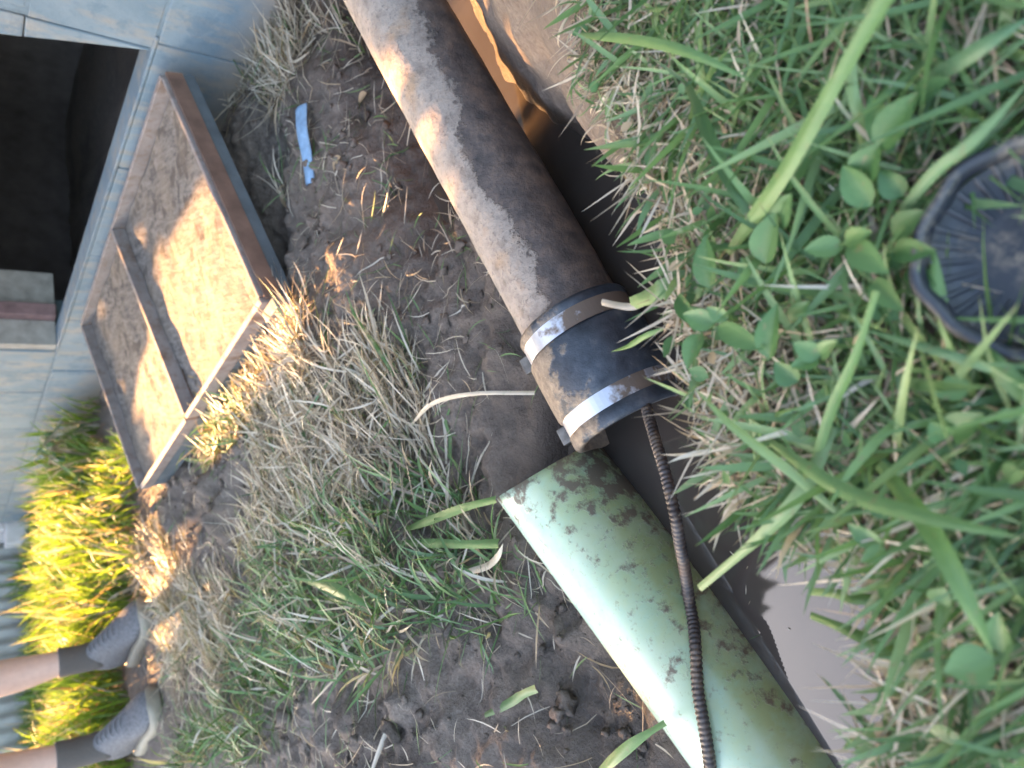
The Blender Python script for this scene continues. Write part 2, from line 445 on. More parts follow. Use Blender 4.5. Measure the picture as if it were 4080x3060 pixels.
def qbox(name, a0, a1, b0, b1, h0, h1, mat, bev=0, jit=0):
    L = [(a0, b0), (a1, b0), (a1, b1), (a0, b1)]
    return hexa(name, [QP(a, b, h0) for a, b in L] + [QP(a, b, h1) for a, b in L], mat, cover, bev, jit)
cover = empty('access_cover', (.15, 1.85, -.15), 'weathered framed hatch cover lying in front of the dark opening', 'hatch cover')
def board(b0, b1, nb):
    bm = bmesh.new(); N = 26; M_ = 22; vs = {}
    for i in range(N + 1):
        for j in range(M_ + 1):
            a = .02 + .96 * i / N; b = b0 + (b1 - b0) * j / M_
            p = QP(a, b, 0); h = .006 * mnoise.noise(p * 6 + Vector((nb, 0, 0))) + .004 * mnoise.noise(p * 22)
            vs[i, j] = bm.verts.new(p + Qn * (h - .006))
    for i in range(N):
        for j in range(M_): bm.faces.new([vs[i, j], vs[i + 1, j], vs[i + 1, j + 1], vs[i, j + 1]])
    ext = bmesh.ops.extrude_face_region(bm, geom=bm.faces[:])
    for v in ext['geom']:
        if isinstance(v, bmesh.types.BMVert): v.co -= Qn * .014
    return link('board', bm_mesh('board', bm, False), M_board, cover)
board(.01, .492, 0); board(.508, .99, 9)
qbox('rail', -.007, .010, .0, 1.0, -.012, .020, M_rail, .003)
qbox('rail', .014, .986, -.006, .003, -.012, .019, M_rail, .003)
qbox('rail', .014, .986, .992, 1.006, -.012, .020, M_rail, .003)
qbox('rail', .990, 1.010, -.006, .50, -.012, .020, M_rail, .003, .001)
qbox('rail', .986, 1.010, .515, .98, -.013, .017, M_rail, .003, .001)
qbox('crossbar', .014, .986, .494, .506, -.008, .022, M_rail, .002)
qbox('side_panel', .0, 1.0, -.012, -.0065, -.019, .012, M_rust, .001)
qbox('side_panel', .0, .99, -.008, .010, -.043, -.020, M_slate, .002)
qbox('side_panel', .994, 1.006, .012, .985, -.055, -.014, M_slate, .002)
qbox('corner_tab', 1.013, 1.055, -.028, .03, -.02, .008, M_rail, .003)

# ------------------------------------------------------------------ iron pipe, rubber coupling, green pipe, cable
IA = Vector((.063, .606, -.184)); IB = Vector((.491, .852, -.094)); ID = (IB - IA).normalized(); IR = .0575
_, IAx, IBx = frame_of(ID)
t = NT('mud_dried_iron')
a = t.attr('top'); l = t.attr('len')
n1 = t.noise(11, 5, .6); n2 = t.noise(45, 5, .65); n3 = t.noise(160, 4, .7)
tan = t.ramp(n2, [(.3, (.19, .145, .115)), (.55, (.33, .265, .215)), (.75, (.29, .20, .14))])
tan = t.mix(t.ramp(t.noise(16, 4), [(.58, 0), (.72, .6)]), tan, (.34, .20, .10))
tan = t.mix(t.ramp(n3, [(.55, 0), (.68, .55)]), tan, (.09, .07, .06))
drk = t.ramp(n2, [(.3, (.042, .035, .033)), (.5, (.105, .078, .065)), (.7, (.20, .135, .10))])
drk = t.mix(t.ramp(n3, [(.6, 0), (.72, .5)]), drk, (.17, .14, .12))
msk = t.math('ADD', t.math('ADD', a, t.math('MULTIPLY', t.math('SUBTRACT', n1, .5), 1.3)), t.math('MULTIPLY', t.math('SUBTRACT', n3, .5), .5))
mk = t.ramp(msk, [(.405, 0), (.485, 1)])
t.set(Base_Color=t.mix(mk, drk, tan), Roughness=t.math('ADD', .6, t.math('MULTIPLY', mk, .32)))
t.bump(t.math('ADD', t.math('ADD', n2, t.math('MULTIPLY', mk, .7)), t.math('MULTIPLY', n3, .5)), .8, .0035); M_iron = t.m
prof = [(-.06 + i * .01, IR) for i in range(0, 130)]
def iwob(s, a): return .0012 * mnoise.noise(Vector((s * 9, math.cos(a) * 2, math.sin(a) * 2))) + .0008 * mnoise.noise(Vector((s * 40, math.cos(a) * 6, math.sin(a) * 6)))
Vp, Fp, an, ln = lathe([(-.06, IR - .006)] + prof + [(1.23, IR - .006)], IA, ID, 64, wob=iwob)
me = py_mesh('iron_pipe', Vp, Fp, True)
# how far round towards the house and sky each point faces, less the reach of the dry mud along the pipe
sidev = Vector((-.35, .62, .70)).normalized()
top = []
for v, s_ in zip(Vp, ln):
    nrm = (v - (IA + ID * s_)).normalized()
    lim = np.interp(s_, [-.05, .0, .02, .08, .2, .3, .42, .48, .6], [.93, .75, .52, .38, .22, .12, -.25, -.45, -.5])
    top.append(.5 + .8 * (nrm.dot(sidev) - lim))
at_ = me.attributes.new('top', 'FLOAT', 'POINT'); at_.data.foreach_set('value', top)
at_ = me.attributes.new('len', 'FLOAT', 'POINT'); at_.data.foreach_set('value', ln)
iron = link('iron_pipe', me, M_iron); tag(iron, 'rusty brown iron sewer pipe caked with dry mud, crossing the trench', 'pipe')

t = NT('muddy_rubber')
a = t.attr('top'); n1 = t.noise(22, 5, .6); n2 = t.noise(120, 5, .7)
blk = t.ramp(n1, [(.35, (.016, .021, .030)), (.52, (.05, .06, .075)), (.65, (.13, .13, .135))])
mud = t.ramp(n2, [(.3, (.17, .115, .075)), (.7, (.40, .29, .19))])
mk = t.ramp(t.math('ADD', a, t.math('MULTIPLY', t.math('SUBTRACT', n1, .5), 2.6)), [(.42, 0), (.62, 1)])
t.set(Base_Color=t.mix(t.math('MULTIPLY', mk, .85), blk, mud), Roughness=t.math('ADD', .42, t.math('MULTIPLY', mk, .45)))
t.bump(t.math('ADD', n2, mk), .5, .002); M_rub = t.m
t = NT('scuffed_steel')
a = t.attr('top'); n1 = t.noise(48, 4); n2 = t.noise(200, 3)
mk = t.ramp(t.math('ADD', a, t.math('MULTIPLY', t.math('SUBTRACT', n1, .5), 1.6)), [(.50, 0), (.68, 1)])
t.set(Base_Color=t.mix(mk, (.56, .57, .61), (.16, .115, .085)), Metallic=t.math('SUBTRACT', .75, t.math('MULTIPLY', mk, .75)), Roughness=t.math('ADD', .38, t.math('MULTIPLY', mk, .4)))
t.bump(n2, .2, .001); M_band = t.m
M_steel = plain('dull_steel', (.20, .175, .15), .55, .55, 70, .4, .001, .5)
def add_top(me, Vp, axis0, axisD, side, bias, k=.8):
    vals = []
    for v in Vp:
        q = v - axis0; q = q - axisD * q.dot(axisD); vals.append(.5 + k * (q.normalized().dot(side) - bias))
    at_ = me.attributes.new('top', 'FLOAT', 'POINT'); at_.data.foreach_set('value', vals)
coup = empty('pipe_coupling', IA - ID * .06, 'black rubber coupling with two steel clamp bands on the iron pipe end', 'pipe coupling')
c0 = .012                                                           # where it starts along the pipe
RC = .0625
cprof = [(c0, IR + .001), (c0, RC + .001), (c0 - .004, RC + .003), (c0 - .010, RC + .002), (c0 - .012, RC), (c0 - .030, RC), (c0 - .032, RC + .004), (c0 - .034, RC + .005),
         (c0 - .060, RC + .0055), (c0 - .096, RC + .005), (c0 - .100, RC + .004), (c0 - .102, RC), (c0 - .118, RC), (c0 - .120, RC + .003), (c0 - .131, RC + .003), (c0 - .135, RC + .001), (c0 - .135, RC - .006), (c0 - .07, RC - .007), (c0 - .065, IR - .01)]
Vp, Fp, an, ln = lathe(cprof, IA, ID, 72)
me = py_mesh('sleeve', Vp, Fp, True); add_top(me, Vp, IA, ID, Vector((-.45, .80, .30)).normalized(), .18)
link('sleeve', me, M_rub, coup)
for bi, bc in enumerate((c0 - .020, c0 - .110)):
    bw = .0095
    Vp, Fp, an, ln = lathe([(bc - bw, RC + .0003), (bc - bw, RC + .0016), (bc + bw, RC + .0016), (bc + bw, RC + .0003)], IA, ID, 72, closed=True)
    me = py_mesh('clamp_band', Vp, Fp, False); add_top(me, Vp, IA, ID, Vector((.35, -.75, .1)).normalized(), .72 if bi else .45, .9)
    band = link('clamp_band', me, M_band, coup)
    # worm screw housing and hexagon head on the far upper side
    nrm = (IAx * math.cos(0) + IBx * math.sin(0))
    cand = Vector((-.35, .85, .42)).normalized(); cand = (cand - ID * cand.dot(ID)).normalized()
    tg = ID.cross(cand).normalized(); ctr = IA + ID * bc + cand * (RC + .006)
    P = []
    for dz in (-.0045, .0045):
        for (u_, v_) in ((-1, -1), (1, -1), (1, 1), (-1, 1)):
            P.append(ctr + tg * (u_ * .012) + ID * (v_ * .0095) + cand * dz * 1.4)
    hb = hexa('screw_housing', P, M_steel, band, .0015)
    sgn = -1
    Vs, Fs = tube_path([ctr + tg * sgn * x for x in (.008, .014, .0145, .024, .0245)], [.0045, .0045, .0082, .0082, .005], 6)
    link('screw', py_mesh('screw', Vs, Fs), M_steel, band)
    # free tail of the band standing off the sleeve
    a0 = math.atan2(cand.dot(IBx), cand.dot(IAx)); Vt = []; Ft = []
    for i in range(9):
        aa = a0 + .10 + i * .052; rr = RC + .004 + i * .0013
        for w_ in (-.006, .006):
            for th_ in (0, .0011):
                Vt.append(IA + ID * (bc + w_) + (IAx * math.cos(aa) + IBx * math.sin(aa)) * (rr + th_))
    for i in range(8):
        b_ = 4 * i
        Ft += [(b_, b_ + 4, b_ + 6, b_ + 2), (b_ + 1, b_ + 3, b_ + 7, b_ + 5), (b_, b_ + 1, b_ + 5, b_ + 4), (b_ + 2, b_ + 6, b_ + 7, b_ + 3)]
    Ft += [(0, 2, 3, 1), (32, 33, 35, 34)]
    link('band_tail', py_mesh('band_tail', Vt, Ft), M_steel, band)

GA = Vector((-.099, .660, -.187)); GB = Vector((-.351, .391, -.236)); GD = (GB - GA).normalized(); GR = .066
t = NT('green_sewer_plastic')
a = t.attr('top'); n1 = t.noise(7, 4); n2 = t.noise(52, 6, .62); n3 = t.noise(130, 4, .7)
g = t.ramp(a, [(.40, (.27, .32, .14)), (.66, (.38, .46, .25)), (.9, (.52, .64, .50))])  # paler upper side: highlight painted into the colour; olive below: algae and dirt film
g = t.mix(t.ramp(t.noise(24, 5, .7), [(.45, 0), (.75, .5)]), g, (.28, .50, .40))
g = t.mix(t.ramp(n1, [(.42, 0), (.75, .45)]), g, (.38, .41, .22))
ln_ = t.attr('len')
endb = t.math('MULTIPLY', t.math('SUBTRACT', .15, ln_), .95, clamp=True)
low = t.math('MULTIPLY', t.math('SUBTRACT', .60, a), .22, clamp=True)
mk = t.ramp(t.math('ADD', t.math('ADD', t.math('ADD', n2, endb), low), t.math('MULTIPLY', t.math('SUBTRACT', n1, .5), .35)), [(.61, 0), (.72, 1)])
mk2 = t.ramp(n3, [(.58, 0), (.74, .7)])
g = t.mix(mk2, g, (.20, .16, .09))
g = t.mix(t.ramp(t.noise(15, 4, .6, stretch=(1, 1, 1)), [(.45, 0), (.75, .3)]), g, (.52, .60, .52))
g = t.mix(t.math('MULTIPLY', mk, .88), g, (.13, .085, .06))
t.set(Base_Color=g, Roughness=t.math('ADD', .24, t.math('MULTIPLY', mk, .5))); t.p.inputs['Specular IOR Level'].default_value = .6
t.bump(t.math('ADD', t.math('MULTIPLY', mk, .8), t.math('MULTIPLY', n3, .2)), .35, .0015); M_green = t.m
_, GAx, GBx = frame_of(GD)
def green_pt(s, a, r):
    nrm = GAx * math.cos(a) + GBx * math.sin(a)
    # the end is sawn on a slant: its far lower lip reaches further than its top
    far = Vector((-.3, .85, -.35)); far = (far - GD * far.dot(GD)).normalized()
    sl = .030 * max(0, 1 - s / .12)
    s2 = s - sl * (nrm.dot(far)) * .9
    return GA + GD * s2 + nrm * (r + .0006 * math.sin(3 * a + s * 9))
Vg = []; Fg = []; tops = []; lens = []; ng = 72
ring = [(0.0 + i * .012, GR) for i in range(0, 75)]
ring = [(.14, GR - .0052), (.05, GR - .0052), (.001, GR - .0052), (0, GR - .0045)] + ring
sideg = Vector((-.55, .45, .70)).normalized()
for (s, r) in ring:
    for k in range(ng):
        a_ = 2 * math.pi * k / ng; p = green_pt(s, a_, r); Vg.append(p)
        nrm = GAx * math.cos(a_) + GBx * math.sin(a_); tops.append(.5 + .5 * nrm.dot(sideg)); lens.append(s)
for i in range(len(ring) - 1):
    for k in range(ng): Fg.append((i * ng + k, i * ng + (k + 1) % ng, (i + 1) * ng + (k + 1) % ng, (i + 1) * ng + k))
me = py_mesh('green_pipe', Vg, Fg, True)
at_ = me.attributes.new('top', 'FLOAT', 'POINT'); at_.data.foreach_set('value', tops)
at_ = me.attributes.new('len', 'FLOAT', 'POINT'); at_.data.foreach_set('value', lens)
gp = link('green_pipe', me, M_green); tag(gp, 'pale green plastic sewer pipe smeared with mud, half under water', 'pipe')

def on_green(x, y, lift):
    v = ray(x, y); o = Vector((0, 0, CAM_H)) - GA; r = GR + lift
    vp = v - GD * v.dot(GD); op = o - GD * o.dot(GD)
    a_ = vp.dot(vp); b_ = 2 * vp.dot(op); c_ = op.dot(op) - r * r; q = b_ * b_ - 4 * a_ * c_
    if q < 0: return None
    return Vector((0, 0, CAM_H)) + v * ((-b_ - math.sqrt(q)) / (2 * a_))
cpts = [at(2545, 1470, -.215), at(2570, 1600, -.180), at(2612, 1760, -.160), at(2655, 1900, -.150), at(2695, 2080, -.148)]
for (x, y) in ((2748, 2400), (2770, 2600), (2790, 2800), (2822, 3000), (2845, 3150)):
    p = on_green(x, y, .0062)
    if p: cpts.append(p); print('cable', x, y, p)
last = cpts[-1]; cpts += [last + Vector((-.06, -.03, .006)), last + Vector((-.2, -.12, .02)), last + Vector((-.5, -.32, .16))]
path = spline(cpts, 900)
path = [p + Vector((mnoise.noise(p * 25), mnoise.noise(p * 25 + Vector((9, 0, 0))), 0)) * .0018 for p in path]
tot = 0; rr = []
for i, p in enumerate(path):
    if i: tot += (p - path[i - 1]).length
    ph = (tot / .0042) % 1.0
    rr.append(.0047 + .0013 * math.sin(math.pi * ph))
# dense resample so that each turn of the wire coil shows
path2 = []; rr2 = []; acc = 0; step = .00105; nxt = 0
for i in range(1, len(path)):
    seg = (path[i] - path[i - 1]).length; k = 0
    while nxt <= acc + seg:
        path2.append(path[i - 1].lerp(path[i], (nxt - acc) / seg)); nxt += step
    acc += seg
rr2 = [.0045 + .0014 * abs(math.sin(math.pi * (i * step) / .0046)) for i in range(len(path2))]
Vk, Fk = tube_path(path2, rr2, 12)
t = NT('drain_cable_wire'); n1 = t.noise(30, 4); n2 = t.noise(200, 3)
mdd = t.ramp(t.noise(55, 5, .7), [(.5, 0), (.62, .85)])
t.set(Base_Color=t.mix(mdd, t.ramp(n1, [(.35, (.05, .038, .034)), (.55, (.10, .085, .08)), (.75, (.17, .10, .06))]), (.16, .115, .08)), Metallic=t.math('MULTIPLY', t.math('SUBTRACT', 1, mdd), .45), Roughness=.55); t.bump(n2, .3, .001)
cab = link('drain_cable', py_mesh('drain_cable', Vk, Fk, True), t.m); tag(cab, 'dark coiled wire drain cable lying over the green pipe', 'drain cable')

# ------------------------------------------------------------------ small things
t = NT('dusty_black_plastic'); n1 = t.noise(40, 5, .6); n2 = t.noise(220, 4, .7)
mk = t.math('MULTIPLY', t.ramp(n1, [(.48, 0), (.64, 1)]), t.ramp(n2, [(.42, 0), (.6, .7)]))
t.set(Base_Color=t.mix(mk, (.024, .027, .034), (.22, .18, .135)), Roughness=t.math('ADD', .42, t.math('MULTIPLY', mk, .4))); t.bump(n2, .3, .001); M_cap = t.m
CC = at(4140, 985, .016); CN = Vector((.05, -.30, 1)).normalized(); _, CA, CB = frame_of(CN)
cap = empty('ribbed_dish', CC - Vector((0, 0, .01)), 'round black ribbed plastic dish, dusty, sunk in the near grass', 'dish')
def capwob(s, a): return .0011 * math.sin(5 * a + 1) + .0007 * math.sin(11 * a)
RO = .0465
Vp, Fp, an, ln = lathe([(.000, RO * .86), (.0045, RO * .90), (.0065, RO * .95), (.0060, RO), (.002, RO * 1.02), (-.006, RO * 1.0), (-.006, RO * .97), (-.002, RO * .95), (-.001, RO * .87)], CC, CN, 72, closed=True, wob=capwob)
link('rim', py_mesh('rim', Vp, Fp, True), M_cap, cap)
Vp, Fp, an, ln = lathe([(-.0005, RO * .868), (-.004, RO * .80), (-.0085, RO * .60), (-.0095, RO * .4), (-.0085, RO * .2), (-.008, .0006)], CC, CN, 72)
Fp.append(tuple(range(5 * 72, 6 * 72)))
link('bowl', py_mesh('bowl', Vp, Fp, True), M_cap, cap)
Vr = []; Fr = []
for k in range(30):
    a_ = 2 * math.pi * k / 30 + .03 * random.random(); er = CA * math.cos(a_) + CB * math.sin(a_); et = CN.cross(er); b_ = len(Vr)
    for (rf, z_) in ((.855, -.0012), (.78, -.0035), (.60, -.0072), (.48, -.0090)):
        for (w_, h_) in ((-.0013, -.001), (0, .0024), (.0013, -.001)):
            Vr.append(CC + er * RO * rf + et * w_ * (1.3 if rf > .7 else 1) + CN * (z_ + h_))
    for i in range(3):
        for j in range(2): Fr.append((b_ + i * 3 + j, b_ + i * 3 + j + 1, b_ + i * 3 + 4 + j, b_ + i * 3 + 3 + j))
link('ribs', py_mesh('ribs', Vr, Fr, True), M_cap, cap)

# blue plastic strip half buried in the spoil
M_blue = plain('faded_blue_plastic', (.20, .31, .44), .5, .4, 45, .2)
pts = [at(1195, 430, -.130), at(1205, 520, -.122), at(1215, 620, -.125), at(1232, 735, -.142)]
e0, e1 = pts[0], pts[-1]; e0.z = Hs(e0.x, e0.y) + .026; e1.z = Hs(e1.x, e1.y) + .004; pts = [e0, e0.lerp(e1, .33) + Vector((.004, 0, .004)), e0.lerp(e1, .66), e1]
sp_ = spline(pts, 16); Vb = []; Fb = []
for i, p in enumerate(sp_):
    T = (sp_[min(i + 1, 16)] - sp_[max(i - 1, 0)]).normalized(); S = T.cross(Vector((0, 0, 1))).normalized()
    w_ = .024 * (1 - .35 * i / 16)
    prof5 = [(-1, -.004), (-.5, .001), (0, .0025), (.5, .001), (1, -.004)]
    for (a_, b_) in prof5: Vb.append(p + S * (a_ * w_) + Vector((0, 0, b_)))
    for (a_, b_) in prof5: Vb.append(p + S * (a_ * w_ * .93) + Vector((0, 0, b_ - .0022)))
for i in range(16):
    o_ = i * 10
    for k in range(4):
        Fb.append((o_ + k, o_ + k + 1, o_ + 11 + k, o_ + 10 + k)); Fb.append((o_ + 5 + k, o_ + 15 + k, o_ + 16 + k, o_ + 6 + k))
    Fb += [(o_, o_ + 10, o_ + 15, o_ + 5), (o_ + 4, o_ + 9, o_ + 19, o_ + 14)]
Fb += [(0, 5, 6, 1), (1, 6, 7, 2), (2, 7, 8, 3), (3, 8, 9, 4)]
tag(link('plastic_strip', py_mesh('plastic_strip', Vb, Fb, True), M_blue), 'pale blue plastic strip half buried in the dug soil', 'plastic scrap')

# ------------------------------------------------------------------ grass machinery
def blade_arrays(base, az, L, W, tilt, curl, tint, dry, seg=4, turn=0.0, clear=.002, droop=None, blunt=0.0, ground_h=True):
    n = len(base); seg1 = seg + 1
    k = np.arange(seg) / seg
    th = tilt[:, None] + curl[:, None] * k[None]
    aa = az[:, None] + (np.asarray(turn).reshape(-1, 1) if np.ndim(turn) else turn) * k[None]
    st = (L / seg)[:, None]
    dxy = np.sin(th) * st
    P = np.zeros((n, seg1, 3)); P[:, 0] = base
    P[:, 1:, 0] = base[:, None, 0] + np.cumsum(dxy * np.cos(aa), 1)
    P[:, 1:, 1] = base[:, None, 1] + np.cumsum(dxy * np.sin(aa), 1)
    P[:, 1:, 2] = base[:, None, 2] + np.cumsum(np.cos(th) * st, 1)
    if ground_h:
        g = H(P[:, :, 0].ravel(), P[:, :, 1].ravel()).reshape(n, seg1) + clear
        far_over = (P[:, :, 2] - g)
        P[:, :, 2] = np.maximum(P[:, :, 2], g)
    roll = rng.uniform(-.7, .7, n)
    side = np.stack([-np.sin(az) * np.cos(roll), np.cos(az) * np.cos(roll), np.sin(roll)], 1)
    kk = np.arange(seg1) / seg
    wprof = np.clip(np.minimum(1, .55 + kk * 1.6) * (1 - np.clip((kk - .45) / .55, 0, 1) ** 1.6), blunt, 1)
    if blunt == 0: wprof[-1] = .04
    Wd_ = W[:, None] * wprof[None] * .5
    Lf = P + side[:, None] * Wd_[:, :, None]; Rt = P - side[:, None] * Wd_[:, :, None]
    # a shallow keel along the middle
    mid = P.copy(); mid[:, :, 2] -= Wd_ * .28
    Vv = np.stack([Lf, mid, Rt], 2).reshape(-1, 3)
    b = (np.arange(n) * seg1 * 3)[:, None, None]; i = np.arange(seg)[None, :, None] * 3; j = np.arange(2)[None, None]
    q = b + i + j
    Fq = np.stack([q, q + 1, q + 4, q + 3], -1).reshape(-1, 4)
    rep = seg1 * 3
    return Vv, Fq, {'tint': np.repeat(tint, rep), 'dry': np.repeat(dry, rep), 'along': np.tile(np.repeat(kk, 3), n)}
def grass_obj(name, mat, label, cat, *a, **k):
    Vv, Fq, at = blade_arrays(*a, **k)
    o = link(name, np_mesh(name, Vv, Fq, True, at), mat); return tag(o, label, cat, kind='stuff')
def pick(n, x0, x1, y0, y1):
    return rng.uniform(x0, x1, n), rng.uniform(y0, y1, n)
CAPC = np.array([CC.x, CC.y])
def near_side(x, y):
    return (y - np.interp(x, NX, NY)) * .82 + fbm(x, y, 22, 3, 5) * .022
def solid_clear(x, y):
    """True where nothing solid (house, cover, pipes) stands"""
    q = np.stack([x - W0.x, y - W0.y], 1); dn_ = q @ np.array([Wn.x, Wn.y]); s_ = q @ np.array([Wd.x, Wd.y])
    ok = (dn_ > .01) | (s_ > 4.0) | (s_ < -2.7)
    a2 = np.array([Q2.x - Q1.x, Q2.y - Q1.y]); b2 = np.array([Q4.x - Q1.x, Q4.y - Q1.y])
    Mi = np.linalg.inv(np.stack([a2, b2], 1)); ab = np.stack([x - Q1.x, y - Q1.y], 1) @ Mi.T
    ok &= ~((ab[:, 0] > -.02) & (ab[:, 0] < 1.0) & (ab[:, 1] > -.03) & (ab[:, 1] < 1.01))
    for (c_, d_, r_) in ((IA, ID, .062), (GA, GD, .07)):
        qx = x - c_.x; qy = y - c_.y; dd = np.array([d_.x, d_.y]); dd = dd / np.linalg.norm(dd)
        per = np.abs(-qx * dd[1] + qy * dd[0]); al = qx * dd[0] + qy * dd[1]
        ok &= ~((per < r_) & (al > -.13) & (al < 1.3))
    return ok

# near lawn: dense green grass over dry thatch
def near_points(n, rad=.62):
    x = rng.uniform(-rad, rad, n); y = rng.uniform(-.3, .75, n)
    ok = (near_side(x, y) < .004)
    ok = ok[ok] & (np.hypot(x[ok] - CAPC[0], y[ok] - CAPC[1]) > .050) if False else ok & (np.hypot(x - CAPC[0], y - CAPC[1]) > .054)
    x, y = x[ok], y[ok]
    return x, y
x, y = near_points(42000)
n = len(x); z = H(x, y); edge = -near_side(x, y)
# dry thatch pressed to the ground
base = np.stack([x, y, z + rng.uniform(0, .012, n)], 1)
grass_obj('grass_thatch', M_grass, 'dry brown thatch under the near green lawn', 'grass', base, rng.uniform(0, 6.28, n), rng.uniform(.015, .06, n),
          rng.uniform(.0008, .0024, n), rng.uniform(1.2, 1.65, n), rng.uniform(-.3, .3, n), rng.random(n) * np.where(edge > .09, .5, 1), np.where(rng.random(n) < np.clip(1.05 - edge * 6, .3, 1), .9, .05), seg=2)
def camdist_ok(x, y): return (x ** 2 + y ** 2) > .0
x, y = near_points(56000)
cl = vnoise(x * 14, y * 14, 3) + .5
keep = rng.random(len(x)) < .8 * (.25 + .75 * cl); x, y = x[keep], y[keep]
capd = np.hypot(x - CAPC[0], y - CAPC[1]); keep = capd > .05; x, y = x[keep], y[keep]
n = len(x); z = H(x, y)
edge = np.clip(-near_side(x, y) / .10, 0, 1)
azm = np.where(rng.random(n) < .55, rng.normal(.4, .9, n), rng.uniform(0, 6.28, n))
left = sstep(.05, -.12, x)
azm = np.where(rng.random(n) < left * .75, rng.normal(2.45, .35, n) , azm)
L = rng.uniform(.02, .07, n) * (.42 + .58 * edge) * (1 + .4 * left)
grass_obj('grass', M_grass, 'dense green grass and weeds of the near bank', 'grass', np.stack([x, y, z], 1), azm, L, rng.uniform(.0013, .0038, n) * (.8 + .4 * left),
          rng.uniform(.55, 1.35, n), rng.uniform(.1, .9, n), rng.random(n), np.where(rng.random(n) < .17 + .35 * (1 - edge), rng.uniform(.5, 1, n), rng.uniform(0, .38, n)), seg=4, turn=rng.uniform(-.6, .6, n))
# broader blades on top of the lawn
x, y = near_points(7500); capd = np.hypot(x - CAPC[0], y - CAPC[1]); keep = capd > .055; x, y = x[keep], y[keep]
n = len(x); left = sstep(.05, -.12, x)
azm = np.where(rng.random(n) < .35 + .5 * left, rng.normal(2.4, .4, n), rng.uniform(0, 6.28, n))
edge = np.clip(-near_side(x, y) / .08, 0, 1)
grass_obj('broad_grass', M_grass, 'broader bright green grass blades over the near bank', 'grass', np.stack([x, y, H(x, y) + .006], 1), azm, rng.uniform(.035, .10, n) * (.4 + .6 * edge), rng.uniform(.0024, .0058, n),
          rng.uniform(.7, 1.45, n), rng.uniform(.0, .6, n), rng.uniform(.1, 1, n), rng.uniform(0, .36, n), seg=6, turn=rng.uniform(-.4, .4, n))
# straw and roots hanging over the near rim
xs = rng.uniform(-.6, .7, 2600); ys = np.interp(xs, NX, NY) - rng.uniform(-.015, .022, 2600)
n = len(xs); azm = rng.normal(1.5, .8, n)
grass_obj('rim_straw', M_grass, 'dry straw and roots fringing the near trench rim', 'grass', np.stack([xs, ys, np.minimum(0.0, H(xs, ys)) + rng.uniform(-.004, .006, n)], 1), azm, rng.uniform(.012, .038, n), rng.uniform(.0008, .0022, n),
          rng.uniform(.9, 1.7, n), rng.uniform(.2, 2.2, n), rng.random(n), np.where(rng.random(n) < .72, .9, .1), seg=6, clear=-.3, turn=rng.uniform(-2.4, 2.4, n))
# sparse lawn continuing outside the frame on the near side
x, y = pick(16000, -3, 3, -3, 1.2); keep = (near_side(x, y) < 0) & ((np.abs(x) > .6) | (y < -.25)); x, y = x[keep], y[keep]; n = len(x)
grass_obj('outer_lawn', M_grass, 'green lawn grass away from the trench on the near side', 'grass', np.stack([x, y, H(x, y)], 1), rng.uniform(0, 6.28, n), rng.uniform(.04, .11, n), rng.uniform(.004, .009, n),
          rng.uniform(.1, 1.0, n), rng.uniform(.2, 1, n), rng.random(n), rng.uniform(0, .55, n), seg=3)

# far side, by what grows where
ZONE = {
 'straw': [[(960, 1000), (1120, 1010), (1230, 1330), (1560, 1380), (1700, 1560), (1680, 1850), (1500, 2020), (1250, 2120), (1000, 2220), (1000, 1700), (940, 1300)],
           [(560, 2150), (900, 2330), (950, 2700), (600, 2560)], [(860, 0), (1180, 0), (1330, 120), (1180, 260), (1100, 520), (1100, 1000), (980, 900), (900, 400)],
           [(1280, 0), (1380, 0), (1500, 240), (1440, 250)]],
 'green': [[(1080, 2130), (1500, 1980), (1750, 1900), (1960, 2150), (2150, 2380), (2080, 2520), (1750, 2560), (1500, 2700), (1120, 2760), (960, 2620), (1000, 2350)],
           [(920, 450), (1080, 480), (1080, 820), (960, 780)], [(780, 1500), (960, 1400), (1060, 1480), (1010, 1750), (760, 1800)], [(880, 2700), (1150, 2760), (1050, 3060), (700, 3060)]],
 'bright': [[(600, 1760), (250, 1850), (20, 2300), (20, 3100), (620, 3100), (560, 2660), (560, 2400), (520, 2150)]],
 'bare': [[(680, 1780), (1010, 1760), (1060, 2150), (900, 2330), (740, 2150)], [(1150, 2680), (1500, 2600), (1900, 2560), (2280, 2560), (2700, 3100), (1200, 3100)]],
}
def zone_mask(x, y, key):
    px, py = proj(np.stack([x, y, H(x, y)], 1)); msk = np.zeros(len(x), bool)
    wobx = fbm(x, y, 12, 2, 71) * 160
    for poly in ZONE[key]: msk |= inpoly(px + wobx, py - wobx, poly)
    return msk
def far_points(n, x0, x1, y0, y1):
    x, y = pick(n, x0, x1, y0, y1)
    e = (y - np.interp(x, FX, FY)) * .82
    k = (e > .015) & solid_clear(x, y) & (H(x, y) > WATER_Z + .004)
    return x[k], y[k]
# dry straw mat
x, y = far_points(130000, -1.3, 1.0, .6, 2.9); k = zone_mask(x, y, 'straw'); x, y = x[k], y[k]; n = len(x)
keep = (rng.random(n) < .75) & (np.hypot(x + .74, y - 2.38) > .16) & (np.hypot(x + .95, y - 2.3) > .16); x, y = x[keep], y[keep]; n = len(x)
azm = np.where(rng.random(n) < .5, rng.normal(.4, .5, n), rng.uniform(0, 6.28, n))
grass_obj('dry_grass', M_grass, 'matted dry tan grass on the far bank', 'grass', np.stack([x, y, H(x, y) + rng.uniform(0, .014, n)], 1), azm, rng.uniform(.03, .11, n), rng.uniform(.0014, .0042, n),
          rng.uniform(.9, 1.7, n), rng.uniform(-.3, .6, n), rng.random(n), np.where(rng.random(n) < .07, .1, rng.uniform(.6, 1, n)), seg=4, turn=rng.uniform(-1, 1, n))
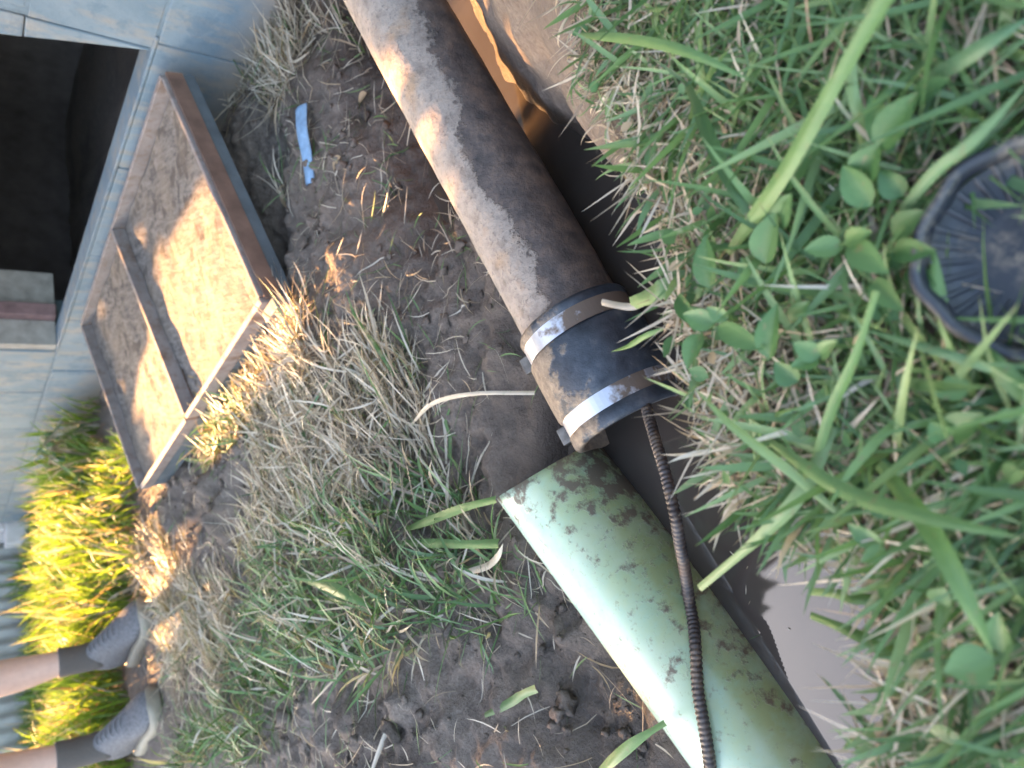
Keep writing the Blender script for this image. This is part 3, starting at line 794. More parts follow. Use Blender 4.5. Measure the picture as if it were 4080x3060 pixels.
# thin litter of straw over all the spoil
x, y = far_points(9000, -1.0, 1.0, .5, 2.4); k = ~zone_mask(x, y, 'bare') | (rng.random(len(x)) < .5); x, y = x[k], y[k]; n = len(x)
grass_obj('straw_litter', M_grass, 'stray straw stems scattered over the dug soil', 'grass', np.stack([x, y, H(x, y) + .003], 1), rng.uniform(0, 6.28, n), rng.uniform(.015, .07, n), rng.uniform(.0009, .0026, n),
          rng.uniform(1.3, 1.65, n), rng.uniform(-.2, .3, n), rng.random(n), np.where(rng.random(n) < .3, .2, .9), seg=4, turn=rng.uniform(-1, 1, n))
# green clumps
x, y = far_points(60000, -1.3, .9, .55, 2.6); k = zone_mask(x, y, 'green'); x, y = x[k], y[k]
keep = rng.random(len(x)) < (.25 + .75 * (vnoise(x * 20, y * 20, 8) + .5)); x, y = x[keep], y[keep]; n = len(x)
grass_obj('green_grass', M_grass, 'bent green grass clumps on the far bank by the green pipe', 'grass', np.stack([x, y, H(x, y)], 1), np.where(rng.random(n) < .5, rng.normal(.2, .8, n), rng.uniform(0, 6.28, n)), rng.uniform(.03, .11, n), rng.uniform(.0022, .0055, n),
          rng.uniform(.4, 1.4, n), rng.uniform(.2, 1.1, n), rng.random(n), np.where(rng.random(n) < .3, rng.uniform(.5, 1, n), rng.uniform(0, .4, n)), seg=5, turn=rng.uniform(-.7, .7, n))
# tall bright grass towards the fence
x, y = far_points(70000, -3.2, .4, 1.9, 5.2); k = zone_mask(x, y, 'bright'); k |= (y > 3.2) & (rng.random(len(x)) < .35)
for fx_, fy_ in ((-.74, 2.45), (-.66, 2.36), (-.86, 2.6), (-.97, 2.36), (-.88, 2.26), (-1.08, 2.5), (-.70, 2.20), (-.86, 2.10), (-.55, 2.25)): k &= np.hypot(x - fx_, y - fy_) > .15
x, y = x[k], y[k]; n = len(x)
k = rng.random(n) < np.clip(.75 - (y - 2) * .12, .2, 1); x, y = x[k], y[k]; n = len(x)
grass_obj('tall_grass', grass_mat('tall_grass_blade', [(.13, .23, .035), (.20, .32, .05), (.27, .38, .07)], STRAWS, .45, .5), 'tall bright green grass beside the house corner', 'grass', np.stack([x, y, H(x, y)], 1), rng.uniform(0, 6.28, n),
          rng.uniform(.07, .17, n) * (1 + 1.0 * np.clip(vnoise(x * 3.5, y * 3.5, 91) * 2, -.3, 1)), rng.uniform(.005, .013, n), rng.uniform(.0, .6, n), rng.uniform(.2, 1.3, n), rng.random(n), np.where(rng.random(n) < .25, .8, .1), seg=4)

xw, yw = pick(900, -.5, .7, .1, 1.2); k = (H(xw, yw) < WATER_Z - .01) & solid_clear(xw, yw) & (vnoise(xw * 11, yw * 11, 44) > .08); xw, yw = xw[k], yw[k]; n = len(xw)
grass_obj('floating_litter', M_grass, 'bits of straw and leaf floating on the trench water', 'litter', np.stack([xw, yw, np.full(n, WATER_Z + .0008)], 1), rng.uniform(0, 6.28, n), rng.uniform(.003, .016, n), rng.uniform(.0006, .002, n),
          np.full(n, 1.56), np.zeros(n), rng.random(n), np.where(rng.random(n) < .3, .2, .9), seg=2, ground_h=False)
# clods and crumbs of soil
bmi = bmesh.new(); bmesh.ops.create_icosphere(bmi, subdivisions=2, radius=1); ico = np.array([v.co[:] for v in bmi.verts]); icf = np.array([[v.index for v in f.verts] for f in bmi.faces]); bmi.free()
def clods(name, x, y, r, mat, label, cat, sink=.4):
    n = len(x); z = H(x, y); nv = len(ico)
    sc_ = r[:, None] * rng.uniform(.55, 1.25, (n, 3)); ang = rng.uniform(0, 6.28, n)
    nz = rng.uniform(.45, 1.35, (n, nv))
    Pv = ico[None] * nz[:, :, None] * sc_[:, None]
    c_, s_ = np.cos(ang)[:, None], np.sin(ang)[:, None]
    Xr = Pv[:, :, 0] * c_ - Pv[:, :, 1] * s_; Yr = Pv[:, :, 0] * s_ + Pv[:, :, 1] * c_
    Vv = np.stack([Xr + x[:, None], Yr + y[:, None], Pv[:, :, 2] * .8 + (z + r * sink)[:, None]], 2).reshape(-1, 3)
    Ff = (icf[None] + (np.arange(n) * nv)[:, None, None]).reshape(-1, 3)
    return tag(link(name, np_mesh(name, Vv, Ff, True), mat), label, cat, kind='stuff')
x, y = far_points(11000, -.9, .95, .5, 2.3); kk_ = rng.random(len(x)) < np.clip(.5 + 2.2 * vnoise(x * 7, y * 7, 13), .08, 1); x, y = x[kk_], y[kk_]
k = ~zone_mask(x, y, 'green'); x, y = x[k], y[k]; r = .0011 + .0075 * rng.random(len(x)) ** 5
big_ = rng.random(len(x)) < .012; r = np.where(big_, rng.uniform(.010, .021, len(x)), r)
clods('soil_crumbs', x, y, r, M_soil, 'loose crumbs and clods of dug brown soil', 'soil')

# ------------------------------------------------------------------ single blades that stand out
def single_blade(label, pts, w, tint, dry=.1, group=None, n=14, cut=0.0, name='grass_blade', cat='grass blade'):
    P = spline(pts, n); Vv = []; Ff = []; tn = []
    for i, p in enumerate(P):
        T = (P[min(i + 1, n)] - P[max(i - 1, 0)]).normalized()
        vw = (p - Vector((0, 0, CAM_H + .05))).normalized()
        S = T.cross(vw)
        S = S.normalized() if S.length > .01 else T.orthogonal().normalized()
        S = (S + Vector((0, 0, .35 * math.sin(i * .35 + w * 999)))).normalized()
        k = i / n; ww = w * .5 * min(1, .55 + k * 2) * max(cut, 1 - max(0, (k - .5) / .5) ** 1.7)
        N_ = S.cross(T).normalized()
        for (a_, b_) in ((-1, .22), (-.5, .05), (0, -.10), (.5, .05), (1, .22)): Vv.append(p + S * ww * a_ + N_ * ww * b_)
    for i in range(n):
        for j in range(4): Ff.append((i * 5 + j, i * 5 + j + 1, i * 5 + 6 + j, i * 5 + 5 + j))
    kk = np.repeat(np.arange(n + 1) / n, 5)
    me = np_mesh(name, np.array([v[:] for v in Vv]), np.array(Ff), True, {'tint': np.full(len(Vv), tint), 'dry': np.full(len(Vv), dry), 'along': .12 + .8 * kk})
    return tag(link(name, me, M_grass), label, cat)
B = single_blade
B('widest green blade slanting across the upper lawn to its middle', [at(2900, 1010, .02), at(3090, 740, .05), at(3300, 380, .07), at(3560, -60, .085)][::1], .0082, .55, n=18, cut=.75)
B('long pale green blade reaching from the rim beside the coupling into the lawn', [at(3330, 2040, .022), at(3150, 1880, .035), at(2920, 1700, .045), at(2762, 1540, .045)], .0052, .98)
B('straight green blade standing between the middle of the lawn and the pool', [at(3215, 1945, .02), at(3310, 1640, .03), at(3400, 1440, .04), at(3490, 1160, .05)], .0052, .5, cut=.6)
B('thin pale blade running right from the middle of the lawn', [at(4120, 1530, .02), at(3860, 1440, .035), at(3640, 1370, .035), at(3395, 1300, .03)], .0042, .8)
B('wide green blade hanging over the open water near the turf corner', [at(3320, 1700, .02), at(3200, 1950, .03), at(3040, 2130, .025), at(2785, 2345, .0)], .0078, .9, cut=.6)
B('dark blue green blade lying across the dry turf near the trench', [at(2740, 340, .03), at(2830, 560, .042), at(2930, 760, .042), at(3045, 965, .03)], .0078, .05)
B('green stem arching over the upper turf by the trench edge', [at(2310, 140, .02), at(2530, 160, .04), at(2760, 215, .05), at(3010, 330, .04)], .0062, .6)
B('pale blade pointing to the upper right corner of the lawn', [at(3640, 350, .02), at(3800, 260, .03), at(3950, 160, .035), at(4120, 60, .03)], .0072, .75)
B('narrow blade slanting towards the black dish', [at(3560, 880, .02), at(3720, 690, .035), at(3880, 560, .04), at(4120, 300, .04)], .0055, .8)
B('short cut blade with a whitish end above the round leaves', [at(3440, 600, .015), at(3430, 480, .03), at(3400, 380, .038), at(3385, 235, .04)], .0058, .95, cut=.9)
B('wide green blade curving down past the black dish', [at(4120, 1620, .02), at(4010, 1500, .03), at(3900, 1400, .03), at(3830, 1310, .02)], .0085, .35)
B('slim green blade lying over the edge of the black dish', [at(3780, 1420, .01), at(3760, 1250, .025), at(3730, 1090, .028), at(3715, 970, .024)], .0055, .5)
B('green blade stub poking over the pale water, upper one of a pair', [at(3560, 2370, .004), at(3430, 2385, .01), at(3330, 2365, .006), at(3222, 2358, -.004)], .0062, .3, cut=.7)
B('green blade stub poking over the pale water, lower one of a pair', [at(3620, 2620, .004), at(3480, 2560, .012), at(3350, 2500, .006), at(3228, 2452, -.006)], .0062, .3, cut=.7)
B('pale folded blade at the turf rim above the coupling', [at(2680, 1110, .01), at(2620, 1160, .015), at(2560, 1190, .01), at(2515, 1212, .004)], .0115, .98, cut=.8)
B('short tan stem sticking out of the rim over the iron pipe clamp', [at(2560, 1215, .0), at(2510, 1222, .004), at(2450, 1214, .004), at(2396, 1204, .0)], .0050, .5, .95, cut=.95)
B('thin green blade bending down over the rubber coupling', [at(2640, 1310, .01), at(2570, 1340, .012), at(2500, 1380, .008), at(2432, 1402, .0)], .0036, .5)
B('blade lying across the turf at the very right of the pool', [at(3500, 1850, .03), at(3700, 2100, .05), at(3850, 2380, .055), at(3960, 2620, .04)], .0085, .4)
B('long green blade sweeping from the turf corner to the lower right', [at(3050, 1750, .02), at(3350, 1950, .045), at(3700, 2060, .06), at(4100, 2150, .06)], .0075, .6)
# far bank
def g(x, y, z, up=0.0):
    p = at(x, y, z); hz = Hs(p.x, p.y)
    return Vector((p.x, p.y, max(p.z, hz + .003)))
B('upright yellowish blade rising from the dry mat in front of the hatch', [g(1570, 1500, -.14), g(1500, 1380, -.125), g(1420, 1270, -.115), g(1375, 1150, -.105)], .0062, .3, .44)
B('arched pale straw bridging the mud to the coupling', [g(1640, 1690, -.15), g(1720, 1610, -.115), g(1880, 1570, -.10), g(2130, 1565, -.115)], .0055, .8, .62, cut=.8)
B('green blade pointing over the mud to the open end of the green pipe', [g(1620, 2110, -.15), g(1750, 2060, -.13), g(1860, 2020, -.12), g(1975, 1990, -.115)], .0115, .55, cut=.7)
B('green blade pointing straight at the side of the green pipe', [g(1600, 2160, -.15), g(1720, 2165, -.13), g(1850, 2170, -.125), g(1985, 2165, -.12)], .0115, .6, cut=.9)
B('curled dry blade beside the open end of the green pipe', [g(1860, 2280, -.16), g(1930, 2260, -.145), g(1980, 2220, -.13), g(2005, 2165, -.125)], .0085, .8, .9)
B('green blade crossing the mud beside the lower part of the green pipe', [g(2380, 3080, -.13), g(2450, 3020, -.12), g(2540, 2950, -.12), g(2650, 2880, -.13)], .0105, .45, cut=.5)
B('cut green blade lying on bare soil by the bottom edge', [g(1990, 2830, -.17), g(2030, 2800, -.155), g(2080, 2770, -.15), g(2135, 2745, -.15)], .0105, .9, cut=.9)
B('long dry stem lying on the bare soil near the bottom edge', [g(1580, 3060, -.15), g(1600, 2930, -.14), g(1620, 2830, -.14), g(1660, 2780, -.14)], .0065, .7, .9)
B('large blurred green blade over the far bank near the mound', [g(1180, 2290, -.13), g(1270, 2320, -.10), g(1380, 2370, -.09), g(1500, 2430, -.11)], .018, .6)
B('bright sunlit blade rising against the blue wall', [g(420, 1960, -.15), at(330, 1940, -.08), at(290, 1890, -.03), at(205, 1830, .03)], .012, .9)

# ------------------------------------------------------------------ broad leaved weeds in the near lawn
def leaf_mesh(c, d, L, W, tint, fold=.25, dry=.1, cup=.15):
    d = Vector(d).normalized(); up = Vector((0, 0, 1)); up = (up - d * up.dot(d)).normalized(); s = d.cross(up)
    Vv = []; Ff = []; n = 8
    for i in range(n + 1):
        k = i / n; w = W * .5 * (math.sin(math.pi * min(1, .04 + .96 * k ** .85)) ** .8) if 0 < k < 1 else W * .03
        p = Vector(c) + d * (k * L) + up * (-cup * L * k * k)
        for a_ in (-1, -.5, 0, .5, 1): Vv.append(p + s * (a_ * w) + up * (fold * abs(a_) * w))
    for i in range(n):
        for j in range(4): Ff.append((i * 5 + j, i * 5 + j + 1, i * 5 + 6 + j, i * 5 + 5 + j))
    k = np.repeat(np.arange(n + 1) / n, 5)
    return np_mesh('leaf', np.array([v[:] for v in Vv]), np.array(Ff), True, {'tint': np.full(len(Vv), tint), 'dry': np.full(len(Vv), dry), 'along': .35 + .4 * k})
def weed(label, leaves, stem_base, z0=.0, tintb=.5):
    w = empty('broadleaf_weed', stem_base, label, 'weed', 'broad leaved weeds in the near lawn')
    for (x0, y0, x1, y1, zc, wid) in leaves:
        a_ = at(x0, y0, zc - .004); b_ = at(x1, y1, zc + .004); L = (b_ - a_).length
        me = leaf_mesh(a_, b_ - a_, L * 1.2, wid * 1.1, min(1, max(0, tintb + random.uniform(-.3, .3))), random.uniform(.25, .7))
        link('leaf', me, M_leaf, w)
        mid = (Vector(stem_base) + a_) * .5 + Vector((0, 0, .008))
        Vs, Fs = tube_path(spline([stem_base, mid, a_], 8), .0006, 6)
        me2 = py_mesh('stem', Vs, Fs, True)
        for nm, v_ in (('tint', .8), ('dry', .3), ('along', .2)):
            at_ = me2.attributes.new(nm, 'FLOAT', 'POINT'); at_.data.foreach_set('value', [v_] * len(Vs))
        link('stem', me2, M_leaf, w)
weed('weed with the big oval leaf in the upper middle of the lawn', [(3120, 760, 3240, 575, .040, .0125), (3060, 860, 3120, 970, .028, .010), (3560, 600, 3470, 420, .034, .012)], at(3200, 800, .005))
weed('weed with a long drooping leaf near the top right', [(3505, 595, 3610, 410, .040, .0150), (3640, 400, 3740, 330, .030, .010)], at(3540, 560, .005), tintb=.35)
weed('weed with two round leaves left of the black dish', [(3440, 720, 3480, 600, .034, .0155), (3470, 820, 3370, 690, .034, .0130), (3600, 780, 3520, 700, .026, .011)], at(3480, 740, .005))
weed('weed with paired round leaves facing the iron pipe', [(3100, 900, 3130, 800, .036, .0140), (3050, 1050, 3070, 880, .034, .0160), (3020, 1140, 2960, 1050, .026, .012)], at(3090, 960, .005), tintb=.7)
weed('weed with folded oval leaves in the middle of the lawn', [(3380, 970, 3490, 1060, .040, .0120), (3360, 980, 3230, 990, .034, .0100), (3370, 960, 3440, 930, .04, .0085), (3480, 1120, 3560, 1210, .03, .010)], at(3390, 1010, .005), tintb=.9)
weed('weed beside the notched edge of the black dish', [(3560, 1000, 3680, 1000, .034, .0100), (3620, 1060, 3690, 1120, .026, .010), (3560, 940, 3650, 860, .026, .012)], at(3590, 1010, .005))
weed('weed with an upright pointed leaf behind the turf corner', [(3065, 1430, 3075, 1255, .036, .0130), (3160, 1290, 3200, 1220, .03, .010), (3180, 1520, 3100, 1460, .026, .012)], at(3080, 1440, .005), tintb=.4)
weed('weed with twin leaves hanging at the rim by the clamp', [(2800, 1330, 2740, 1440, .032, .0125), (2860, 1300, 2990, 1370, .036, .0115), (2850, 1290, 2740, 1260, .034, .0115), (2900, 1270, 2830, 1235, .034, .008)], at(2850, 1310, .005), tintb=.8)
weed('weed with a large soft leaf above the rim straw', [(2830, 1150, 2800, 980, .034, .0150), (2700, 1180, 2760, 1280, .02, .010)], at(2830, 1160, .005), tintb=.6)
weed('weed with a pale arrow shaped leaf in the middle of the lawn', [(3270, 1420, 3180, 1380, .036, .0100), (3270, 1420, 3310, 1370, .036, .008), (3265, 1430, 3170, 1455, .034, .008)], at(3300, 1500, .005), tintb=1.0)
weed('weed with a pair of small round leaves near the lower right blades', [(3780, 1740, 3720, 1700, .030, .0110), (3790, 1730, 3880, 1670, .032, .0125)], at(3780, 1760, .005), tintb=.5)
weed('weed with pale fuzzy leaves beside the pale water', [(3520, 2180, 3400, 2110, .030, .0090), (3530, 2190, 3450, 2230, .03, .008)], at(3540, 2200, .005), tintb=1.0)
weed('weed with a large pale crumpled leaf at the lower right', [(3960, 2620, 3800, 2670, .036, .0150), (3990, 2600, 3970, 2480, .03, .010)], at(3990, 2640, .005), tintb=1.0)
# many more small leaves of clover that nobody would count
x, y = near_points(2600); capd = np.hypot(x - CAPC[0], y - CAPC[1]); keep = (capd > .05) & (vnoise(x * 9, y * 9, 77) > -.1); x, y = x[keep], y[keep]; n = len(x)
Vl = []; Fl = []; tn = []; b_ = 0
for i in range(n):
    a_ = random.uniform(0, 6.28); L = random.uniform(.006, .015); W = L * random.uniform(.55, .85); zb = random.uniform(.006, .026)
    el = random.uniform(-.5, .5); d_ = Vector((math.cos(a_) * math.cos(el), math.sin(a_) * math.cos(el), math.sin(el))); up = Vector((random.uniform(-.5, .5), random.uniform(-.7, .3), 1)); up = (up - d_ * up.dot(d_)).normalized(); s_ = d_.cross(up)
    c_ = Vector((x[i], y[i], float(0) + zb)); tt = random.random()
    for k in range(6):
        kk = k / 5; w = W * .5 * math.sin(math.pi * (.03 + .95 * kk ** .8)) ** .95
        for q in (-1, 0, 1): Vl.append((c_ + d_ * kk * L + s_ * q * w + up * (.2 * abs(q) * w))[:]); tn.append(tt)
    for k in range(5):
        for j in range(2): Fl.append((b_ + k * 3 + j, b_ + k * 3 + j + 1, b_ + k * 3 + 4 + j, b_ + k * 3 + 3 + j))
    b_ += 18
tag(link('clover', np_mesh('clover', np.array(Vl), np.array(Fl), True, {'tint': tn, 'dry': np.where(np.array(tn) > .93, .8, .1), 'along': np.full(len(tn), .5)}), M_leaf), 'small clover leaves low in the near lawn', 'clover', kind='stuff')

# drooping dry weed against the wall, dry leaves on the spoil
def wall_weed(base, label, height, lean, n_leaf, cat='weed', dryv=.75, name='wall_weed'):
    w = empty(name, base, label, cat)
    for s_ in range(5):
        a_ = random.uniform(0, 6.28); top_ = Vector(base) + Vector((lean[0] + .05 * math.cos(a_), lean[1] + .05 * math.sin(a_), height * random.uniform(.6, 1)))
        mid = (Vector(base) + top_) * .5 + Vector((0, 0, height * .25))
        P = spline([base, mid, top_], 14); Vs, Fs = tube_path(P, .0018, 6); me2 = py_mesh('stem', Vs, Fs, True)
        for nm, v_ in (('tint', .5), ('dry', .7), ('along', .5)):
            at_ = me2.attributes.new(nm, 'FLOAT', 'POINT'); at_.data.foreach_set('value', [v_] * len(Vs))
        link('stem', me2, M_leaf, w)
        for k in range(n_leaf):
            p = P[random.randint(3, 14)]; dd = Vector((random.uniform(-1, 1), random.uniform(-1, 1), random.uniform(-1, .3)))
            me = leaf_mesh(p, dd, random.uniform(.03, .075), random.uniform(.008, .018), random.random(), .2, random.choice((dryv, dryv, .2)), .4)
            link('leaf', me, M_leaf, w)
wb = WP(2.0, -.16, .10); wb.z = Hs(wb.x, wb.y)
wall_weed(wb, 'drooping half dry weed against the blue wall behind the hatch', .27, (-.09, -.06), 16)
def dryleaf(px_, py_, label, size, z=-.15):
    p = at(px_, py_, z); p.z = Hs(p.x, p.y) + .006
    me = leaf_mesh(p, Vector((random.uniform(-1, 1), random.uniform(-1, 1), .25)), size, size * .55, .99, .35, .95, .3); me.name = 'dry_leaf'
    tag(link('dry_leaf', me, M_leaf), label, 'dry leaf')
dryleaf(1365, 345, 'orange dry leaf on the dark spoil above the iron pipe', .030)
dryleaf(1230, 500, 'curled orange dry leaf beside the blue plastic strip', .028)
dryleaf(1340, 620, 'flat tan chip of dry leaf on the dark spoil below the blue strip', .034)
dryleaf(1120, 830, 'orange dry leaf at the low edge of the hatch cover', .045)

# ------------------------------------------------------------------ person standing on the far bank
M_skin = plain('skin', (.56, .36, .28), .5, .08, 60, .1, .001)
M_sock = plain('brown_sock', (.10, .085, .075), .95, .15, 300, .5, .001)
M_shoe = plain('grey_knit_shoe', (.135, .125, .125), .85, .45, 130, .6, .0015)
M_sole = plain('cream_sole', (.26, .22, .165), .65, .12, 60, .15, .001)
M_lace = plain('grey_lace', (.17, .16, .165), .8, .1, 200, .3, .001)
M_short = plain('navy_cotton', (.04, .05, .08), .9, .15, 90, .4, .002)
M_shirt = plain('grey_cotton', (.30, .30, .31), .9, .1, 90, .4, .002)
M_hair = plain('brown_hair', (.06, .04, .025), .7, .3, 120, .6, .003)
def skinned(name, verts, edges, root, mat, parent, sub=2):
    me = bpy.data.meshes.new(name); me.from_pydata([v[:3] for v in verts], edges, [])
    o = bpy.data.objects.new(name, me); COL.objects.link(o)
    md = o.modifiers.new('skin', 'SKIN'); md.use_smooth_shade = True
    for i, v in enumerate(verts):
        r = v[3] if len(v) == 4 else v[3:5]
        me.skin_vertices[0].data[i].radius = (r, r) if not hasattr(r, '__len__') else r
    me.skin_vertices[0].data[root].use_root = True
    s = o.modifiers.new('sub', 'SUBSURF'); s.levels = sub; s.render_levels = sub
    me.materials.append(mat); o.parent = parent; o.matrix_parent_inverse = Matrix.Translation(-parent.location)
    return o
feet = [(Vector((-.655, 2.385, 0)), Vector((-.855, 2.615, 0)), .215), (Vector((-.885, 2.275, 0)), Vector((-1.085, 2.500, 0)), .235)]
gz = -.150
fwd = (feet[0][0] - feet[0][1]).normalized(); rgt = Vector((fwd.y, -fwd.x, 0))   # the person's right is on the picture's far side
pc = Vector((-.955, 2.60, gz))
man = empty('person', pc, 'person in grey knit shoes and short socks standing bare legged on the far grass', 'person')
def W3(f, r, h): return pc + fwd * f + rgt * r + Vector((0, 0, h))
ank = [Vector((h_.x, h_.y, gz)) + fwd * .045 for (_, h_, _) in feet]
bv = []; be = []
def bvn(p, r): bv.append((p.x, p.y, p.z, r)); return len(bv) - 1
pel = bvn(W3(0, 0, .93), .135); wst = bvn(W3(.01, 0, 1.08), .125); chs = bvn(W3(.01, 0, 1.28), .145); nck0 = bvn(W3(0, 0, 1.43), .085); nck = bvn(W3(.01, 0, 1.50), .055)
hd0 = bvn(W3(.025, 0, 1.57), .072); hd1 = bvn(W3(.02, 0, 1.66), .092); hd2 = bvn(W3(.015, 0, 1.73), .062)
be += [(pel, wst), (wst, chs), (chs, nck0), (nck0, nck), (nck, hd0), (hd0, hd1), (hd1, hd2)]
nose = bvn(W3(.125, 0, 1.62), .012); be.append((hd1, nose))
for i, A_ in enumerate(ank):
    lat = (A_ - pc).dot(rgt); ff = (A_ - pc).dot(fwd)
    hip = bvn(W3(0, lat * .75, .85), .088); kn = bvn(W3(.03 + ff * .5, lat * .95, .49), .055); cf = bvn(W3(ff * .9 - .02, lat, .33), .056)
    a1 = bvn(A_ + Vector((0, 0, .20)), .036); a2 = bvn(A_ + Vector((0, 0, .10)), .037); a3 = bvn(A_ + fwd * .12 + Vector((0, 0, .045)), .032)
    be += [(pel, hip), (hip, kn), (kn, cf), (cf, a1), (a1, a2), (a2, a3)]
hands = []
for sg in (-1, 1):
    sh = bvn(W3(0, sg * .175, 1.40), .06); el_ = bvn(W3(.0, sg * .27, 1.13), .042); wr = bvn(W3(.12, sg * .25, .90), .028); pm = bvn(W3(.155, sg * .243, .83), .030)
    be += [(chs, sh), (sh, el_), (el_, wr), (wr, pm)]; hands.append((sg, W3(.155, sg * .243, .83)))
skinned('body', bv, be, pel, M_skin, man, 2)
for sg, hp in hands:
    for k, (o_, L_) in enumerate(((-.024, .068), (-.008, .078), (.008, .074), (.024, .060), (None, .055))):
        dn_ = Vector((0, 0, -1)) + fwd * .35
        if o_ is None: p0_ = hp + fwd * .02 + Vector((0, 0, .02)); d1 = (fwd * .9 + Vector((0, 0, -.7))).normalized()
        else: p0_ = hp + fwd * o_ * .8 + Vector((0, 0, -.015)); d1 = dn_.normalized()
        q1 = p0_ + d1 * L_ * .4; q2 = q1 + (d1 - rgt * sg * .35).normalized() * L_ * .33; q3 = q2 + (d1 - rgt * sg * .8).normalized() * L_ * .27
        skinned('finger', [(*p0_, .010), (*q1, .0088), (*q2, .008), (*q3, .007)], [(0, 1), (1, 2), (2, 3)], 0, M_skin, man, 1)
# eyes, ears, hair
for sg in (-1, 1):
    bm = bmesh.new(); bmesh.ops.create_icosphere(bm, subdivisions=2, radius=.011); bmesh.ops.translate(bm, verts=bm.verts, vec=W3(.098, sg * .032, 1.645)); link('eye', bm_mesh('eye', bm, True), M_white, man)
    bm = bmesh.new(); bmesh.ops.create_icosphere(bm, subdivisions=2, radius=.026); bmesh.ops.scale(bm, verts=bm.verts, vec=(.5, .5, 1.1)); bmesh.ops.translate(bm, verts=bm.verts, vec=W3(.0, sg * .090, 1.635)); link('ear', bm_mesh('ear', bm, True), M_skin, man)
bm = bmesh.new(); bmesh.ops.create_icosphere(bm, subdivisions=3, radius=.108); bmesh.ops.translate(bm, verts=bm.verts, vec=W3(-.012, 0, 1.69)); link('hair', bm_mesh('hair', bm, True), M_hair, man)
sv = []; se = []
for p, r in ((W3(0, 0, .97), .150), (W3(0, 0, 1.03), .142)): sv.append((*p, r))
se.append((0, 1))
for i, A_ in enumerate(ank):
    lat = (A_ - pc).dot(rgt); b0 = len(sv); sv += [(*W3(0, lat * .78, .84), .105), (*W3(.02, lat * .9, .58), .088)]; se += [(0, b0), (b0, b0 + 1)]
skinned('shorts', sv, se, 0, M_short, man)
sv = [(*W3(0, 0, .98), .158), (*W3(.01, 0, 1.12), .146), (*W3(.01, 0, 1.30), .160), (*W3(0, 0, 1.42), .095)]; se = [(0, 1), (1, 2), (2, 3)]
for sg in (-1, 1): b0 = len(sv); sv += [(*W3(0, sg * .18, 1.395), .076), (*W3(0, sg * .245, 1.23), .064)]; se += [(2, b0), (b0, b0 + 1)]
skinned('shirt', sv, se, 1, M_shirt, man)

def loft(rings, n_close=True):
    Vv = []; Ff = []; n = len(rings[0])
    for r in rings: Vv += r
    for i in range(len(rings) - 1):
        for k in range(n): Ff.append((i * n + k, i * n + (k + 1) % n, (i + 1) * n + (k + 1) % n, (i + 1) * n + k))
    Ff.append(tuple(range(n))[::-1]); Ff.append(tuple((len(rings) - 1) * n + k for k in range(n)))
    return Vv, Ff
for fi, (toe, heel, cuff) in enumerate(feet):
    o = Vector((heel.x, heel.y, gz)) - fwd * .01; Lf = .325
    # outline of the sole: half widths to either side along the foot
    ks = [0, .03, .10, .22, .38, .52, .66, .78, .88, .95, .99]
    wi = [.020, .034, .044, .044, .042, .047, .055, .057, .050, .034, .014]
    hs = [.115, .140, .158, .160, .140, .118, .092, .076, .064, .052, .036]
    tilt = .02
    def ring_at(k, w, zt, zb, n=20):
        out = []
        for q in range(n):
            a_ = 2 * math.pi * q / n; cx_ = math.cos(a_); sz = math.sin(a_)
            x_ = w * math.copysign(abs(cx_) ** .75, cx_); zz = (zt + zb) / 2 + (zt - zb) / 2 * math.copysign(abs(sz) ** .8, sz)
            if sz > 0: x_ *= 1 - .35 * sz
            out.append(o + fwd * (k * Lf) + rgt * x_ + Vector((0, 0, zz)))
        return out
    Vv, Ff = loft([ring_at(k, w, h, .022) for k, w, h in zip(ks, wi, hs)])
    upper = link('shoe', py_mesh('shoe', Vv, Ff, True), M_shoe, man)
    soft = upper.modifiers.new('sub', 'SUBSURF'); soft.levels = 2; soft.render_levels = 2
    rings = []
    for (zz, g_) in ((-.004, .0), (.0, .004), (.018, .006), (.030, .003), (.034, -.004)):
        r_ = []
        for k, w in zip(ks, wi): r_.append(o + fwd * (k * (Lf + .012) - .004 + (zz * .25 if k > .9 else 0)) + rgt * (w + g_) + Vector((0, 0, zz + (.014 * max(0, (k - .75) / .25) ** 2))))
        for k, w in list(zip(ks, wi))[::-1]: r_.append(o + fwd * (k * (Lf + .012) - .004) - rgt * (w + g_) + Vector((0, 0, zz + (.014 * max(0, (k - .75) / .25) ** 2))))
        rings.append(r_)
    Vv, Ff = loft(rings)
    so_ = link('sole', py_mesh('sole', Vv, Ff, True), M_sole, upper)
    # padded collar and sock
    A_ = Vector((heel.x, heel.y, gz)) + fwd * .045
    Vs, Fs = tube_path([A_ + Vector((0, 0, .095)) + fwd * .012, A_ + Vector((0, 0, .120)) + fwd * .006, A_ + Vector((0, 0, .15)), A_ + Vector((0, 0, .19)), A_ + Vector((0, 0, cuff)), A_ + Vector((0, 0, cuff + .003))], [.040, .043, .0415, .0415, .0435, .0425], 24)
    link('sock', py_mesh('sock', Vs, Fs, True), M_sock, man)
    for li in range(6):
        k = .36 + li * .058; kk = np.interp(k, ks, hs); ww = np.interp(k, ks, wi) * .62
        P = [o + fwd * (k * Lf + dd) + rgt * (ww * q) + Vector((0, 0, kk * (1 - .16 * q * q) + .003)) for q, dd in ((-1, .006), (-.5, .002), (0, 0), (.5, -.002), (1, -.006))]
        Vs, Fs = tube_path(spline(P, 10), .0022, 6); link('lace', py_mesh('lace', Vs, Fs, True), M_lace, upper)

